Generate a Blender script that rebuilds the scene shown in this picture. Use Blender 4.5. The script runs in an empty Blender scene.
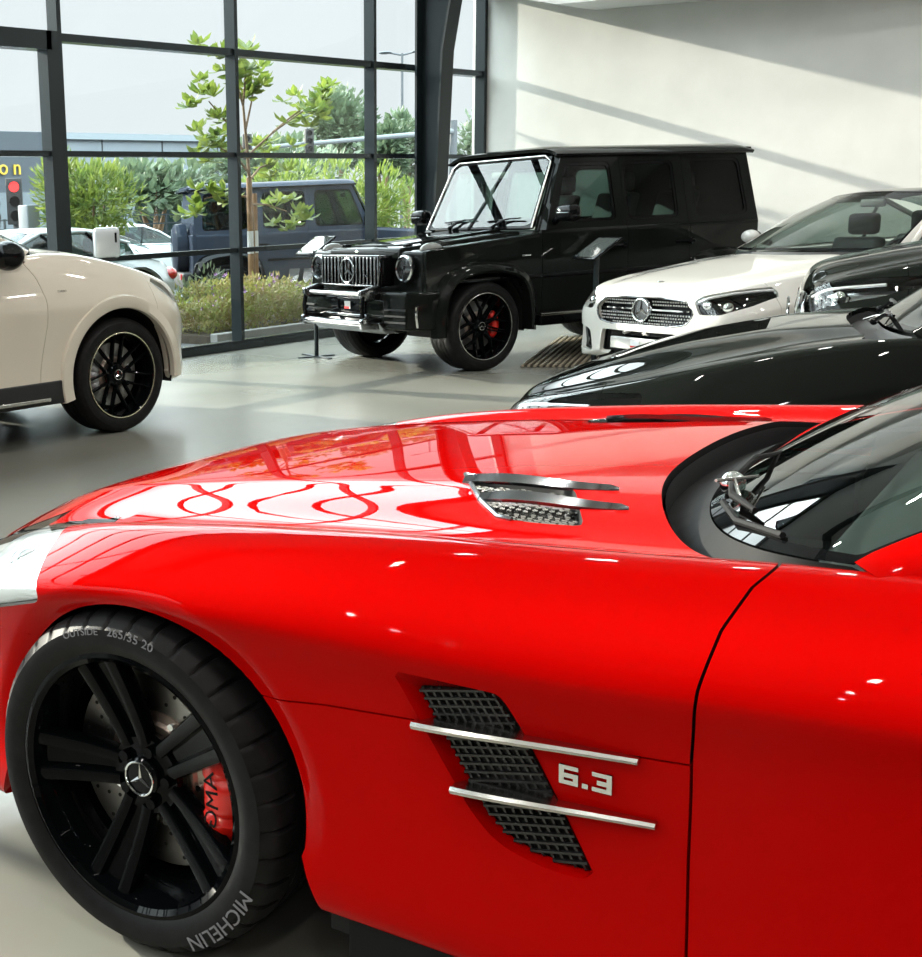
import bpy, bmesh, math, random
import numpy as np
from mathutils import Vector, Matrix
random.seed(7); np.random.seed(7)
SC = bpy.context.scene
COL = SC.collection
PI = math.pi

# ------------------------------------------------------------------ materials
def _nodes(name):
    m = bpy.data.materials.new(name); m.use_nodes = True
    nt = m.node_tree; nt.nodes.clear()
    out = nt.nodes.new('ShaderNodeOutputMaterial')
    return m, nt, out

def pmat(name, base, rough=.5, metal=0, coat=0, coat_rough=.03, spec=.5, emit=None, emit_s=0, cior=1.5,
         vary=0, vscale=8, bump=0, bscale=60, base2=None, vstretch=None, rvary=0):
    m, nt, out = _nodes(name)
    b = nt.nodes.new('ShaderNodeBsdfPrincipled')
    nt.links.new(b.outputs[0], out.inputs[0])
    b.inputs['Base Color'].default_value = (*base, 1)
    b.inputs['Roughness'].default_value = rough
    b.inputs['Metallic'].default_value = metal
    b.inputs['Coat Weight'].default_value = coat
    b.inputs['Coat Roughness'].default_value = coat_rough
    b.inputs['Coat IOR'].default_value = cior
    b.inputs['Specular IOR Level'].default_value = spec
    if emit:
        b.inputs['Emission Color'].default_value = (*emit, 1)
        b.inputs['Emission Strength'].default_value = emit_s
    if vary or base2 or bump or rvary:
        tc = nt.nodes.new('ShaderNodeTexCoord'); src = tc.outputs['Object']
        if vstretch:
            mp = nt.nodes.new('ShaderNodeMapping'); mp.inputs['Scale'].default_value = vstretch
            nt.links.new(src, mp.inputs[0]); src = mp.outputs[0]
    if vary or base2:
        n = nt.nodes.new('ShaderNodeTexNoise'); n.inputs['Scale'].default_value = vscale
        n.inputs['Detail'].default_value = 6
        nt.links.new(src, n.inputs['Vector'])
        r = nt.nodes.new('ShaderNodeValToRGB')
        lo = base2 if base2 else tuple(c*(1-vary) for c in base)
        hi = base if base2 else tuple(min(1, c*(1+vary)) for c in base)
        r.color_ramp.elements[0].color = (*lo, 1); r.color_ramp.elements[1].color = (*hi, 1)
        r.color_ramp.elements[0].position = .35; r.color_ramp.elements[1].position = .68
        nt.links.new(n.outputs[0], r.inputs[0]); nt.links.new(r.outputs[0], b.inputs['Base Color'])
    if rvary:
        n3 = nt.nodes.new('ShaderNodeTexNoise'); n3.inputs['Scale'].default_value = vscale*.7
        n3.inputs['Detail'].default_value = 4
        nt.links.new(src, n3.inputs['Vector'])
        mr = nt.nodes.new('ShaderNodeMapRange')
        mr.inputs['To Min'].default_value = rough-rvary; mr.inputs['To Max'].default_value = rough+rvary
        nt.links.new(n3.outputs[0], mr.inputs[0]); nt.links.new(mr.outputs[0], b.inputs['Roughness'])
    if bump:
        n2 = nt.nodes.new('ShaderNodeTexNoise'); n2.inputs['Scale'].default_value = bscale
        nt.links.new(src, n2.inputs['Vector'])
        bp = nt.nodes.new('ShaderNodeBump'); bp.inputs['Strength'].default_value = bump
        bp.inputs['Distance'].default_value = .01
        nt.links.new(n2.outputs[0], bp.inputs['Height']); nt.links.new(bp.outputs[0], b.inputs['Normal'])
    return m

def glassmat(name, tint, refl=1.0, base_refl=.04, rough=0.0, power=5):
    """thin pane: see-through with a Schlick mirror on top"""
    m, nt, out = _nodes(name)
    t = nt.nodes.new('ShaderNodeBsdfTransparent'); t.inputs[0].default_value = (*tint, 1)
    g = nt.nodes.new('ShaderNodeBsdfGlossy'); g.inputs['Roughness'].default_value = rough
    lw = nt.nodes.new('ShaderNodeLayerWeight'); lw.inputs['Blend'].default_value = .5
    p = nt.nodes.new('ShaderNodeMath'); p.operation = 'POWER'; p.inputs[1].default_value = power
    nt.links.new(lw.outputs['Facing'], p.inputs[0])
    mr = nt.nodes.new('ShaderNodeMapRange')
    mr.inputs['To Min'].default_value = base_refl; mr.inputs['To Max'].default_value = refl
    nt.links.new(p.outputs[0], mr.inputs[0])
    mx = nt.nodes.new('ShaderNodeMixShader')
    nt.links.new(mr.outputs[0], mx.inputs[0]); nt.links.new(t.outputs[0], mx.inputs[1]); nt.links.new(g.outputs[0], mx.inputs[2])
    nt.links.new(mx.outputs[0], out.inputs[0])
    return m

def paintmat(name, base, f0=.01, rough=.012, power=5, top=1.0):
    """solid colour under clear lacquer: a faint mirror that grows towards grazing angles"""
    m, nt, out = _nodes(name)
    b = nt.nodes.new('ShaderNodeBsdfPrincipled'); b.inputs['Base Color'].default_value = (*base, 1)
    b.inputs['Roughness'].default_value = .5; b.inputs['Specular IOR Level'].default_value = 0
    g = nt.nodes.new('ShaderNodeBsdfGlossy'); g.inputs['Roughness'].default_value = rough
    lw = nt.nodes.new('ShaderNodeLayerWeight'); lw.inputs['Blend'].default_value = .5
    p = nt.nodes.new('ShaderNodeMath'); p.operation = 'POWER'; p.inputs[1].default_value = power
    nt.links.new(lw.outputs['Facing'], p.inputs[0])
    mr = nt.nodes.new('ShaderNodeMapRange'); mr.inputs['To Min'].default_value = f0; mr.inputs['To Max'].default_value = top
    nt.links.new(p.outputs[0], mr.inputs[0])
    mx = nt.nodes.new('ShaderNodeMixShader')
    nt.links.new(mr.outputs[0], mx.inputs[0]); nt.links.new(b.outputs[0], mx.inputs[1]); nt.links.new(g.outputs[0], mx.inputs[2])
    nt.links.new(mx.outputs[0], out.inputs[0])
    return m

# ------------------------------------------------------------------ objects
def tag(o, label, cat, group=None, kind=None):
    if label: o['label'] = label
    if cat: o['category'] = cat
    if group: o['group'] = group
    if kind: o['kind'] = kind
    return o

def empty(name, loc=(0, 0, 0), rz=0, parent=None):
    o = bpy.data.objects.new(name, None); COL.objects.link(o)
    o.empty_display_size = .2
    o.location = loc; o.rotation_euler = (0, 0, rz)
    if parent: o.parent = parent
    return o

def link(name, me, parent=None, mats=()):
    for m in mats: me.materials.append(m)
    o = bpy.data.objects.new(name, me); COL.objects.link(o)
    if parent: o.parent = parent
    return o

class MB:
    """collects simple solids into one mesh"""
    def __init__(s): s.v = []; s.f = []; s.mi = []; s.cur = 0; s.M = None
    def add(s, vs, fs):
        b = len(s.v)
        if s.M is not None: vs = [tuple(s.M @ Vector(v)) for v in vs]
        s.v += [tuple(v) for v in vs]
        s.f += [tuple(b+i for i in f) for f in fs]; s.mi += [s.cur]*len(fs)
        return s
    def box(s, x0, x1, y0, y1, z0, z1, bev=0):
        if bev:
            bm = bmesh.new(); bmesh.ops.create_cube(bm, size=1)
            for v in bm.verts:
                v.co = Vector(((x0+x1)/2+v.co.x*(x1-x0), (y0+y1)/2+v.co.y*(y1-y0), (z0+z1)/2+v.co.z*(z1-z0)))
            bmesh.ops.bevel(bm, geom=bm.edges[:], offset=bev, segments=3, profile=.5, affect='EDGES')
            return s.frombm(bm)
        v = [(x, y, z) for x in (x0, x1) for y in (y0, y1) for z in (z0, z1)]
        return s.add(v, [(0, 1, 3, 2), (4, 6, 7, 5), (0, 4, 5, 1), (2, 3, 7, 6), (0, 2, 6, 4), (1, 5, 7, 3)])
    def frombm(s, bm):
        bm.verts.index_update()
        s.add([tuple(v.co) for v in bm.verts], [[v.index for v in f.verts] for f in bm.faces]); bm.free(); return s
    def hexa(s, p):  # 8 points: bottom 4 ccw, top 4 ccw
        return s.add(p, [(3, 2, 1, 0), (4, 5, 6, 7), (0, 1, 5, 4), (1, 2, 6, 5), (2, 3, 7, 6), (3, 0, 4, 7)])
    def prism(s, poly, axis, a, b, bev=0):
        """poly: 2D points, extruded along axis from a to b"""
        def P(p, t):
            return {'x': (t, p[0], p[1]), 'y': (p[0], t, p[1]), 'z': (p[0], p[1], t)}[axis]
        n = len(poly)
        v = [P(p, a) for p in poly]+[P(p, b) for p in poly]
        f = [tuple(range(n)), tuple(range(2*n-1, n-1, -1))]+[(i, i+n, (i+1) % n+n, (i+1) % n) for i in range(n)]
        if bev:
            bm = bmesh.new(); vs = [bm.verts.new(q) for q in v]
            for q in f: bm.faces.new([vs[i] for i in q])
            bmesh.ops.recalc_face_normals(bm, faces=bm.faces[:])
            bmesh.ops.bevel(bm, geom=bm.edges[:], offset=bev, segments=3, profile=.5, affect='EDGES', clamp_overlap=True)
            return s.frombm(bm)
        return s.add(v, f)
    def tube(s, pts, r, n=10, caps=True, closed=False):
        pts = [Vector(p) for p in pts]; m = len(pts)
        rs = r if isinstance(r, (list, tuple)) else [r]*m
        vs = []; prev = None
        for i, p in enumerate(pts):
            a = pts[(i-1) % m] if (closed or i > 0) else pts[i]
            b = pts[(i+1) % m] if (closed or i < m-1) else pts[i]
            t = (b-a).normalized()
            if prev is None:
                q = Vector((0, 0, 1)) if abs(t.z) < .9 else Vector((1, 0, 0))
                prev = t.cross(q).normalized()
            else:
                prev = (prev-t*prev.dot(t)).normalized()
            c = t.cross(prev)
            for k in range(n):
                w = 2*PI*k/n
                vs.append(p+(prev*math.cos(w)+c*math.sin(w))*rs[i])
        fs = []
        for i in range(m if closed else m-1):
            j = (i+1) % m
            for k in range(n):
                fs.append((i*n+k, i*n+(k+1) % n, j*n+(k+1) % n, j*n+k))
        if caps and not closed:
            fs.append(tuple(range(n-1, -1, -1))); fs.append(tuple((m-1)*n+k for k in range(n)))
        return s.add(vs, fs)
    def cyl(s, a, b, r, n=24, r2=None):
        return s.tube([a, b], [r, r if r2 is None else r2], n)
    def lathe(s, prof, axis='y', n=64, c=(0, 0, 0), closed_prof=False, rf=None):
        """prof: (radius, position on the axis); rf(i,k,r)->r changes the radius around"""
        vs = []; m = len(prof)
        for k in range(n):
            w = 2*PI*k/n
            for i, (r, h) in enumerate(prof):
                if rf: r = rf(i, k, r)
                a, b = r*math.cos(w), r*math.sin(w)
                p = {'y': (a, h, b), 'z': (a, b, h), 'x': (h, a, b)}[axis]
                vs.append((p[0]+c[0], p[1]+c[1], p[2]+c[2]))
        fs = []
        for k in range(n):
            k2 = (k+1) % n
            for i in range(m if closed_prof else m-1):
                i2 = (i+1) % m
                fs.append((k*m+i, k2*m+i, k2*m+i2, k*m+i2))
        return s.add(vs, fs)
    def sphere(s, c, r, nu=16, nv=10, sc=(1, 1, 1)):
        vs = []; fs = []
        for j in range(nv+1):
            t = PI*j/nv
            for i in range(nu):
                w = 2*PI*i/nu
                vs.append((c[0]+r*sc[0]*math.sin(t)*math.cos(w), c[1]+r*sc[1]*math.sin(t)*math.sin(w), c[2]+r*sc[2]*math.cos(t)))
        for j in range(nv):
            for i in range(nu):
                fs.append((j*nu+i, j*nu+(i+1) % nu, (j+1)*nu+(i+1) % nu, (j+1)*nu+i))
        return s.add(vs, fs)
    def grid(s, P):
        """P[i][j] -> quads"""
        n, m = len(P), len(P[0])
        return s.add([p for row in P for p in row],
                     [(i*m+j, (i+1)*m+j, (i+1)*m+j+1, i*m+j+1) for i in range(n-1) for j in range(m-1)])
    def build(s, name, mat, parent=None, smooth=35, fix=True):
        me = bpy.data.meshes.new(name)
        if fix:
            bm = bmesh.new(); vs = [bm.verts.new(v) for v in s.v]
            for f, k in zip(s.f, s.mi):
                try:
                    q = bm.faces.new([vs[i] for i in f]); q.material_index = k
                except ValueError: pass
            bmesh.ops.remove_doubles(bm, verts=bm.verts[:], dist=1e-6)
            bmesh.ops.recalc_face_normals(bm, faces=bm.faces[:])
            bm.to_mesh(me); bm.free()
        else:
            me.from_pydata(s.v, [], s.f)
            me.polygons.foreach_set('material_index', s.mi)
        mats = mat if isinstance(mat, (list, tuple)) else [mat]
        if smooth:
            me.shade_smooth(); me.set_sharp_from_angle(angle=math.radians(smooth))
        return link(name, me, parent, mats)

# ------------------------------------------------------------------ surfaces that can be trimmed
_bc = {}
def bsp(m, n):
    if (m, n) not in _bc: _bc[(m, n)] = _bsp(m, n)
    return _bc[(m, n)]
def _bsp(m, n):
    """clamped cubic B-spline basis, m control points -> n samples"""
    k = 3
    t = np.concatenate([np.zeros(k), np.linspace(0, 1, m-k+1), np.ones(k)])
    u = np.linspace(0, 1, n); u[-1] = 1-1e-9
    B = np.zeros((n, len(t)-1))
    for i in range(len(t)-1): B[:, i] = (u >= t[i]) & (u < t[i+1])
    for d in range(1, k+1):
        C = np.zeros((n, len(t)-1-d))
        for i in range(len(t)-1-d):
            a = t[i+d]-t[i]; b = t[i+d+1]-t[i+1]
            if a > 0: C[:, i] += (u-t[i])/a*B[:, i]
            if b > 0: C[:, i] += (t[i+d+1]-u)/b*B[:, i+1]
        B = C
    return B

def curve(keys, sig=.08):
    """smoothed piecewise-linear function of x"""
    k = sorted(keys); xs = np.array([a for a, _ in k], float); ys = np.array([b for _, b in k], float)
    g = np.arange(xs[0]-1, xs[-1]+1, .01)
    ext = np.interp(g, xs, ys)
    s0 = (ys[1]-ys[0])/(xs[1]-xs[0]) if len(xs) > 1 else 0; s1 = (ys[-1]-ys[-2])/(xs[-1]-xs[-2]) if len(xs) > 1 else 0
    ext = np.where(g < xs[0], ys[0]+s0*(g-xs[0]), ext); ext = np.where(g > xs[-1], ys[-1]+s1*(g-xs[-1]), ext)
    w = np.arange(-3*sig, 3*sig+.005, .01); kk = np.exp(-.5*(w/sig)**2); kk /= kk.sum()
    pad = len(kk)//2
    e2 = np.convolve(np.pad(ext, pad, mode='edge'), kk, 'same')[pad:-pad] if pad else ext
    return lambda x: np.interp(x, g, e2)

def smoothpoly(pts, n=8):
    """closed Catmull-Rom through pts"""
    P = np.array(pts, float); m = len(P); out = []
    for i in range(m):
        a, b, c, d = P[i-1], P[i], P[(i+1) % m], P[(i+2) % m]
        for t in np.linspace(0, 1, n, endpoint=False):
            out.append(.5*((2*b)+(c-a)*t+(2*a-5*b+4*c-d)*t*t+(3*b-a-3*c+d)*t**3))
    return np.array(out)

def roundpoly(pts, r, n=5):
    """polygon with rounded corners; r may be a list"""
    P = [np.array(p, float) for p in pts]; m = len(P); out = []
    for i in range(m):
        rr = r[i] if isinstance(r, (list, tuple)) else r
        a, b, c = P[i-1], P[i], P[(i+1) % m]
        u = a-b; w = c-b; lu = np.linalg.norm(u); lw = np.linalg.norm(w)
        if rr <= 0: out.append(b); continue
        d = min(rr, lu*.48, lw*.48); p0 = b+u/lu*d; p1 = b+w/lw*d
        for t in np.linspace(0, 1, n+1):
            out.append((1-t)**2*p0+2*t*(1-t)*b+t*t*p1)
    return np.array(out)

def sdpoly(X, Y, poly):
    """signed distance, positive inside"""
    P = np.asarray(poly, float); n = len(P)
    d = np.full(X.shape, 1e9); ins = np.zeros(X.shape, bool)
    for i in range(n):
        a = P[i]; b = P[(i+1) % n]; e = b-a; L = e@e
        if L < 1e-14: continue
        t = np.clip(((X-a[0])*e[0]+(Y-a[1])*e[1])/L, 0, 1)
        d = np.minimum(d, (X-a[0]-t*e[0])**2+(Y-a[1]-t*e[1])**2)
        if abs(b[1]-a[1]) > 1e-12:
            c = ((a[1] > Y) != (b[1] > Y)) & (X < (b[0]-a[0])*(Y-a[1])/(b[1]-a[1])+a[0])
            ins ^= c
    d = np.sqrt(d)
    return np.where(ins, d, -d)

class Surf:
    def __init__(s, V, N, UV, F): s.V = V; s.N = N; s.UV = UV; s.F = F
    @classmethod
    def fromgrid(c, P, flip=False, normals_from=None):
        P = np.asarray(P, float); n, m = P.shape[:2]
        du = np.gradient(P, axis=0); dv = np.gradient(P, axis=1)
        N = np.cross(du, dv)
        L = np.linalg.norm(N, axis=2, keepdims=True); N = N/np.maximum(L, 1e-12)
        if flip: N = -N
        U, W = np.meshgrid(np.linspace(0, 1, n), np.linspace(0, 1, m), indexing='ij')
        idx = np.arange(n*m).reshape(n, m)
        a, b, cc, d = idx[:-1, :-1].ravel(), idx[1:, :-1].ravel(), idx[1:, 1:].ravel(), idx[:-1, 1:].ravel()
        Fq = np.stack([a, d, cc, b] if flip else [a, b, cc, d], 1)
        return c(P.reshape(-1, 3), N.reshape(-1, 3), np.stack([U.ravel(), W.ravel()], 1), [tuple(q) for q in Fq.tolist()])
    def clip(s, f):
        val = f(s) if callable(f) else f
        val = np.where(np.abs(val) < 1e-7, 1e-7, val)
        vl = val.tolist(); F2 = []; nv = []; cache = {}; n0 = len(s.V)
        def cut(i, j):
            k = (i, j) if i < j else (j, i)
            if k in cache: return cache[k]
            a, b = vl[k[0]], vl[k[1]]; t = a/(a-b)
            nv.append((k[0], k[1], t)); cache[k] = n0+len(nv)-1
            return cache[k]
        for q in s.F:
            g = [vl[i] > 0 for i in q]
            if all(g): F2.append(q); continue
            if not any(g): continue
            out = []
            for a in range(len(q)):
                i, j = q[a], q[(a+1) % len(q)]
                if vl[i] > 0: out.append(i)
                if (vl[i] > 0) != (vl[j] > 0): out.append(cut(i, j))
            if len(out) >= 3: F2.append(tuple(out))
        if nv:
            I = np.array([a[0] for a in nv]); J = np.array([a[1] for a in nv]); T = np.array([a[2] for a in nv])[:, None]
            def L(A): return np.concatenate([A, A[I]*(1-T)+A[J]*T])
            V, N, UV = L(s.V), L(s.N), L(s.UV)
            N = N/np.maximum(np.linalg.norm(N, axis=1, keepdims=True), 1e-9)
        else: V, N, UV = s.V, s.N, s.UV
        return Surf(V, N, UV, F2)
    def offset(s, d): return Surf(s.V+s.N*d, s.N, s.UV, s.F)
    def flipped(s): return Surf(s.V, -s.N, s.UV, [q[::-1] for q in s.F])
    def mirror(s):
        k = np.array([1, -1, 1.]); return Surf(s.V*k, s.N*k, s.UV, [q[::-1] for q in s.F])
    def join(s, o):
        n = len(s.V)
        return Surf(np.concatenate([s.V, o.V]), np.concatenate([s.N, o.N]), np.concatenate([s.UV, o.UV]), s.F+[tuple(i+n for i in q) for q in o.F])
    def build(s, name, mat, parent=None, flange=0, fmat=None, thick=0):
        if not s.F: return None
        used = sorted({i for q in s.F for i in q}); mp = {i: k for k, i in enumerate(used)}
        V = s.V[used]; N = s.N[used]; F = [tuple(mp[i] for i in q) for q in s.F]
        mats = [mat]; mi = [0]*len(F); V = V.tolist(); N = N.tolist()
        loopN = [N[i] for q in F for i in q]
        if flange or thick:
            cnt = {}
            for q in F:
                for a in range(len(q)):
                    i, j = q[a], q[(a+1) % len(q)]
                    if (j, i) in cnt: cnt.pop((j, i))
                    else: cnt[(i, j)] = 1
            d = flange or thick
            if fmat: mats.append(fmat)
            dd = {}
            def dn(i):
                if i not in dd:
                    V.append([V[i][k]-N[i][k]*d for k in range(3)]); dd[i] = len(V)-1
                return dd[i]
            for (i, j) in cnt:
                e = np.array(V[j])-np.array(V[i]); nn = np.cross(e, np.array(N[i])); L = np.linalg.norm(nn)
                if L < 1e-12: continue
                nn = (nn/L).tolist()
                F.append((j, i, dn(i), dn(j))); mi.append(1 if fmat else 0); loopN += [nn]*4
        me = bpy.data.meshes.new(name)
        me.from_pydata(V, [], F)
        for m in mats: me.materials.append(m)
        me.polygons.foreach_set('material_index', mi)
        me.shade_smooth()
        me.normals_split_custom_set(loopN)
        me.update()
        return link(name, me, parent)

def text_mesh(txt, size, depth=0, xscale=1, fit=None):
    """vertices / faces of a line of text lying in the xy plane, origin at its centre"""
    cu = bpy.data.curves.new('t', 'FONT'); cu.body = txt; cu.size = size; cu.extrude = depth
    cu.align_x = 'CENTER'; cu.align_y = 'CENTER'; cu.resolution_u = 3
    ob = bpy.data.objects.new('t', cu); COL.objects.link(ob)
    bpy.context.view_layer.update()
    me = ob.to_mesh()
    v = [(p.co.x*xscale, p.co.y, p.co.z) for p in me.vertices]; f = [tuple(q.vertices) for q in me.polygons]
    ob.to_mesh_clear(); bpy.data.objects.remove(ob); bpy.data.curves.remove(cu)
    return v, f

def star_mb(mb, R, depth, ring=True, n=40):
    """three-pointed star in a ring, in the xz plane facing +y"""
    for k in range(3):
        a = PI/2+k*2*PI/3
        tip = (R*.93*math.cos(a), 0, R*.93*math.sin(a))
        l = (R*.16*math.cos(a+PI/3), 0, R*.16*math.sin(a+PI/3)); r = (R*.16*math.cos(a-PI/3), 0, R*.16*math.sin(a-PI/3))
        mb.add([(0, depth, 0), l, tip, r, (0, 0, 0)], [(0, 1, 2), (0, 2, 3), (4, 2, 1), (4, 3, 2), (0, 3, 4), (0, 4, 1)])
    if ring:
        mb.tube([(R*math.cos(2*PI*i/n), depth*.5, R*math.sin(2*PI*i/n)) for i in range(n)], R*.075, 8, closed=True)
    return mb
# ------------------------------------------------------------------ palette
M = {}
M['red'] = paintmat('red_paint', (.50, .0010, .0006), .005, power=4.6)
M['black_paint'] = paintmat('black_paint', (.007, .0085, .0075), .014, power=4.6)
M['white_paint'] = pmat('white_paint', (.66, .65, .61), .4, 0, 1.0, .02, .4)
M['cream_paint'] = pmat('cream_white_paint', (.70, .645, .54), .4, 0, 1.0, .02, .4)
M['blue_grey_paint'] = paintmat('blue_grey_paint', (.034, .043, .062), .012, .04, 8, .6)
M['silver_paint'] = pmat('silver_paint', (.62, .66, .70), .3, .3, .8, .04, .5)
M['outdoor_white'] = pmat('outdoor_white_paint', (.46, .50, .51), .4, 0, .5, .04, .3)
M['chrome'] = pmat('chrome', (.86, .87, .87), .06, 1)
M['satin'] = pmat('satin_chrome', (.62, .61, .58), .22, 1)
M['dark_chrome'] = pmat('dark_chrome', (.24, .25, .26), .16, 1)
M['cowl'] = pmat('cowl_black', (.005, .0055, .006), .65, spec=.2)
M['lamp_bowl'] = pmat('lamp_reflector', (.86, .87, .88), .28, .6)
M['plastic'] = pmat('black_plastic', (.012, .013, .014), .5)
M['gloss_black'] = paintmat('gloss_black', (.004, .0045, .005), .022, .02)
M['rim_black'] = paintmat('black_rim_lacquer', (.002, .0025, .003), .012, .03)
M['rubber'] = pmat('tyre_rubber', (.010, .010, .0105), .5, spec=.15, vary=.25, vscale=30)
M['rubber_letter'] = pmat('tyre_lettering_rubber', (.20, .20, .22), .45)
M['disc'] = pmat('brake_disc_steel', (.30, .29, .28), .33, 1)
M['disc_bell'] = pmat('brake_bell_steel', (.52, .42, .36), .38, 1)
M['cal_red'] = pmat('red_caliper_paint', (.92, .014, .006), .35, 0, .6, .05)
M['cal_grey'] = pmat('grey_caliper_paint', (.33, .34, .35), .35, .5)
M['dark'] = pmat('unlit_dark', (.004, .004, .004), .8)
M['leather'] = pmat('dark_leather', (.022, .022, .024), .55)
M['cabin_dark'] = pmat('cabin_trim', (.018, .02, .02), .6)
M['mesh_black'] = pmat('black_mesh_bars', (.012, .012, .013), .28, 0, .5, .1)
M['glass_room'] = glassmat('clear_pane', (.96, .98, .98), .55, .03)
M['glass_car'] = glassmat('green_tinted_screen', (.62, .76, .70), 1.0, .09, 0, 4)
M['glass_clear'] = glassmat('pale_green_screen', (.72, .82, .78), 1.0, .06, 0, 4)
M['glass_dark'] = glassmat('dark_tinted_window', (.22, .30, .28), 1.0, .03)
M['glass_grey'] = glassmat('grey_tinted_window', (.32, .38, .36), 1.0, .05)
M['lens'] = glassmat('headlamp_lens', (.93, .95, .95), 1.0, .06)
M['steel'] = pmat('dark_steel_frame', (.012, .020, .023), .45, 0, 0, .2, spec=.35, bump=.02, bscale=30)
M['alu'] = pmat('anodised_mullion', (.040, .050, .054), .25, .6)
M['lampred'] = pmat('red_lens', (.5, .012, .01), .2, 0, 1, .03)
M['amber'] = pmat('smoked_indicator_lens', (.22, .23, .22), .15, 0, 1, .03)

# ------------------------------------------------------------------ the room
X0, X1, Y0, YG = -11.0, 14.84, -8.0, 9.4
def floor_material():
    m, nt, out = _nodes('polished_concrete')
    b = nt.nodes.new('ShaderNodeBsdfPrincipled'); nt.links.new(b.outputs[0], out.inputs[0])
    tc = nt.nodes.new('ShaderNodeTexCoord')
    n1 = nt.nodes.new('ShaderNodeTexNoise'); n1.inputs['Scale'].default_value = .55; n1.inputs['Detail'].default_value = 2; n1.inputs['Roughness'].default_value = .4
    n2 = nt.nodes.new('ShaderNodeTexNoise'); n2.inputs['Scale'].default_value = 9; n2.inputs['Detail'].default_value = 8
    for n in (n1, n2): nt.links.new(tc.outputs['Object'], n.inputs['Vector'])
    r = nt.nodes.new('ShaderNodeValToRGB')
    r.color_ramp.interpolation = 'EASE'; r.color_ramp.elements[0].position = .1; r.color_ramp.elements[0].color = (.175, .176, .155, 1)
    r.color_ramp.elements[1].position = .9; r.color_ramp.elements[1].color = (.285, .28, .24, 1)
    nt.links.new(n1.outputs[0], r.inputs[0])
    mx = nt.nodes.new('ShaderNodeMix'); mx.data_type = 'RGBA'; mx.blend_type = 'MULTIPLY'; mx.inputs[0].default_value = .07
    nt.links.new(r.outputs[0], mx.inputs[6]); nt.links.new(n2.outputs[1], mx.inputs[7])
    nt.links.new(mx.outputs[2], b.inputs['Base Color'])
    mr = nt.nodes.new('ShaderNodeMapRange'); mr.inputs['To Min'].default_value = .21; mr.inputs['To Max'].default_value = .29
    nt.links.new(n1.outputs[0], mr.inputs[0]); nt.links.new(mr.outputs[0], b.inputs['Roughness'])
    b.inputs['Specular IOR Level'].default_value = .55
    return m
plaster = pmat('off_white_plaster', (.79, .785, .745), .7, vary=.035, vscale=2.2, bump=.04, bscale=25)
dark_wall = pmat('charcoal_wall', (.035, .036, .038), .8, vary=.1, vscale=2)
ceil_m = pmat('ceiling_board', (.72, .75, .76), .55, vary=.02, vscale=2)

def struct(o):
    o['kind'] = 'structure'; return o
struct(MB().box(X0-.3, X1+.3, Y0-.3, YG+.1, -.12, 0).build('floor', floor_material(), smooth=0))
struct(MB().box(X1, X1+.25, Y0-.3, YG+.1, 0, 7.7).build('wall_right', plaster, smooth=0))
struct(MB().box(X0-.3, X1+.3, Y0-.3, Y0, 0, 7.7).build('wall_back', dark_wall, smooth=0))
struct(MB().box(X0-.3, X0, Y0, YG+.1, 0, 7.7).build('wall_left', dark_wall, smooth=0))
# main ceiling, and the lower bulkhead along the right wall that steps up towards the glass
struct(MB().box(X0-.3, X1+.3, Y0-.3, YG+.1, 7.45, 7.8).build('ceiling', ceil_m, smooth=0))
cp = [(9.23, 4.14), (7.81, 3.73), (5.98, 3.60), (Y0, 3.60), (Y0, 5.2), (9.23, 5.2)]
struct(MB().prism(cp, 'x', 13.95, X1).build('ceiling_bulkhead', ceil_m, smooth=0))
for k, xx in enumerate((-4.8, 1.2, 7.2)):
    m = MB(); m.box(xx-.01, xx+.01, Y0, 9.2, 6.9, 7.45); m.box(xx-.10, xx+.10, Y0, 9.2, 6.88, 6.91); struct(m.build('beam', M['steel'], smooth=0))
struct(MB().box(X0, X1, YG-.17, YG+.06, 7.30, 7.50).build('trim_1', M['alu'], smooth=0))
struct(MB().box(X0, X1, YG-.16, YG+.06, 0, .075).build('trim_2', M['alu'], smooth=0))

# curtain wall: one window per bay
edges = [-9.18, -6.78, -4.38, -1.98, .42, 2.82, 5.22, 7.60, 10.01, 12.42, 14.80]
for i in range(len(edges)-1):
    a, b = edges[i], edges[i+1]
    w = empty('window_%d' % (i+1), (a, YG, 0)); w['kind'] = 'structure'
    f = MB()
    m2 = .026
    f.box(-m2, m2, -.125, .02, .06, 7.32)
    if i == len(edges)-2: f.box(b-a-.025, b-a+.04, -.12, .02, .06, 7.32)
    if i == 6:   # framed door leaf in this bay, next to the thick post
        f.box(b-a-.16, b-a-m2, -.13, .02, .06, 3.20)
        f.box(m2, b-a-.1, -.13, .02, 3.03, 3.20)
        f.box(m2, .16, -.13, .02, .06, 3.20)
    for z, h in ((1.08, .026), (2.095, .026), (3.155, .036), (4.20, .026), (5.24, .026), (6.27, .026)):
        f.box(m2-.001, b-a-m2+.001, -.10, .02, z-h, z+h)
    f.box(m2-.001, b-a-m2+.001, -.125, .0, .055, .10)
    f.build('frame', M['alu'], w, smooth=0)
    MB().box(m2-.01, b-a-m2+.01, -.035, -.025, .08, 7.32).build('pane', M['glass_room'], w, smooth=0)

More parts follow.
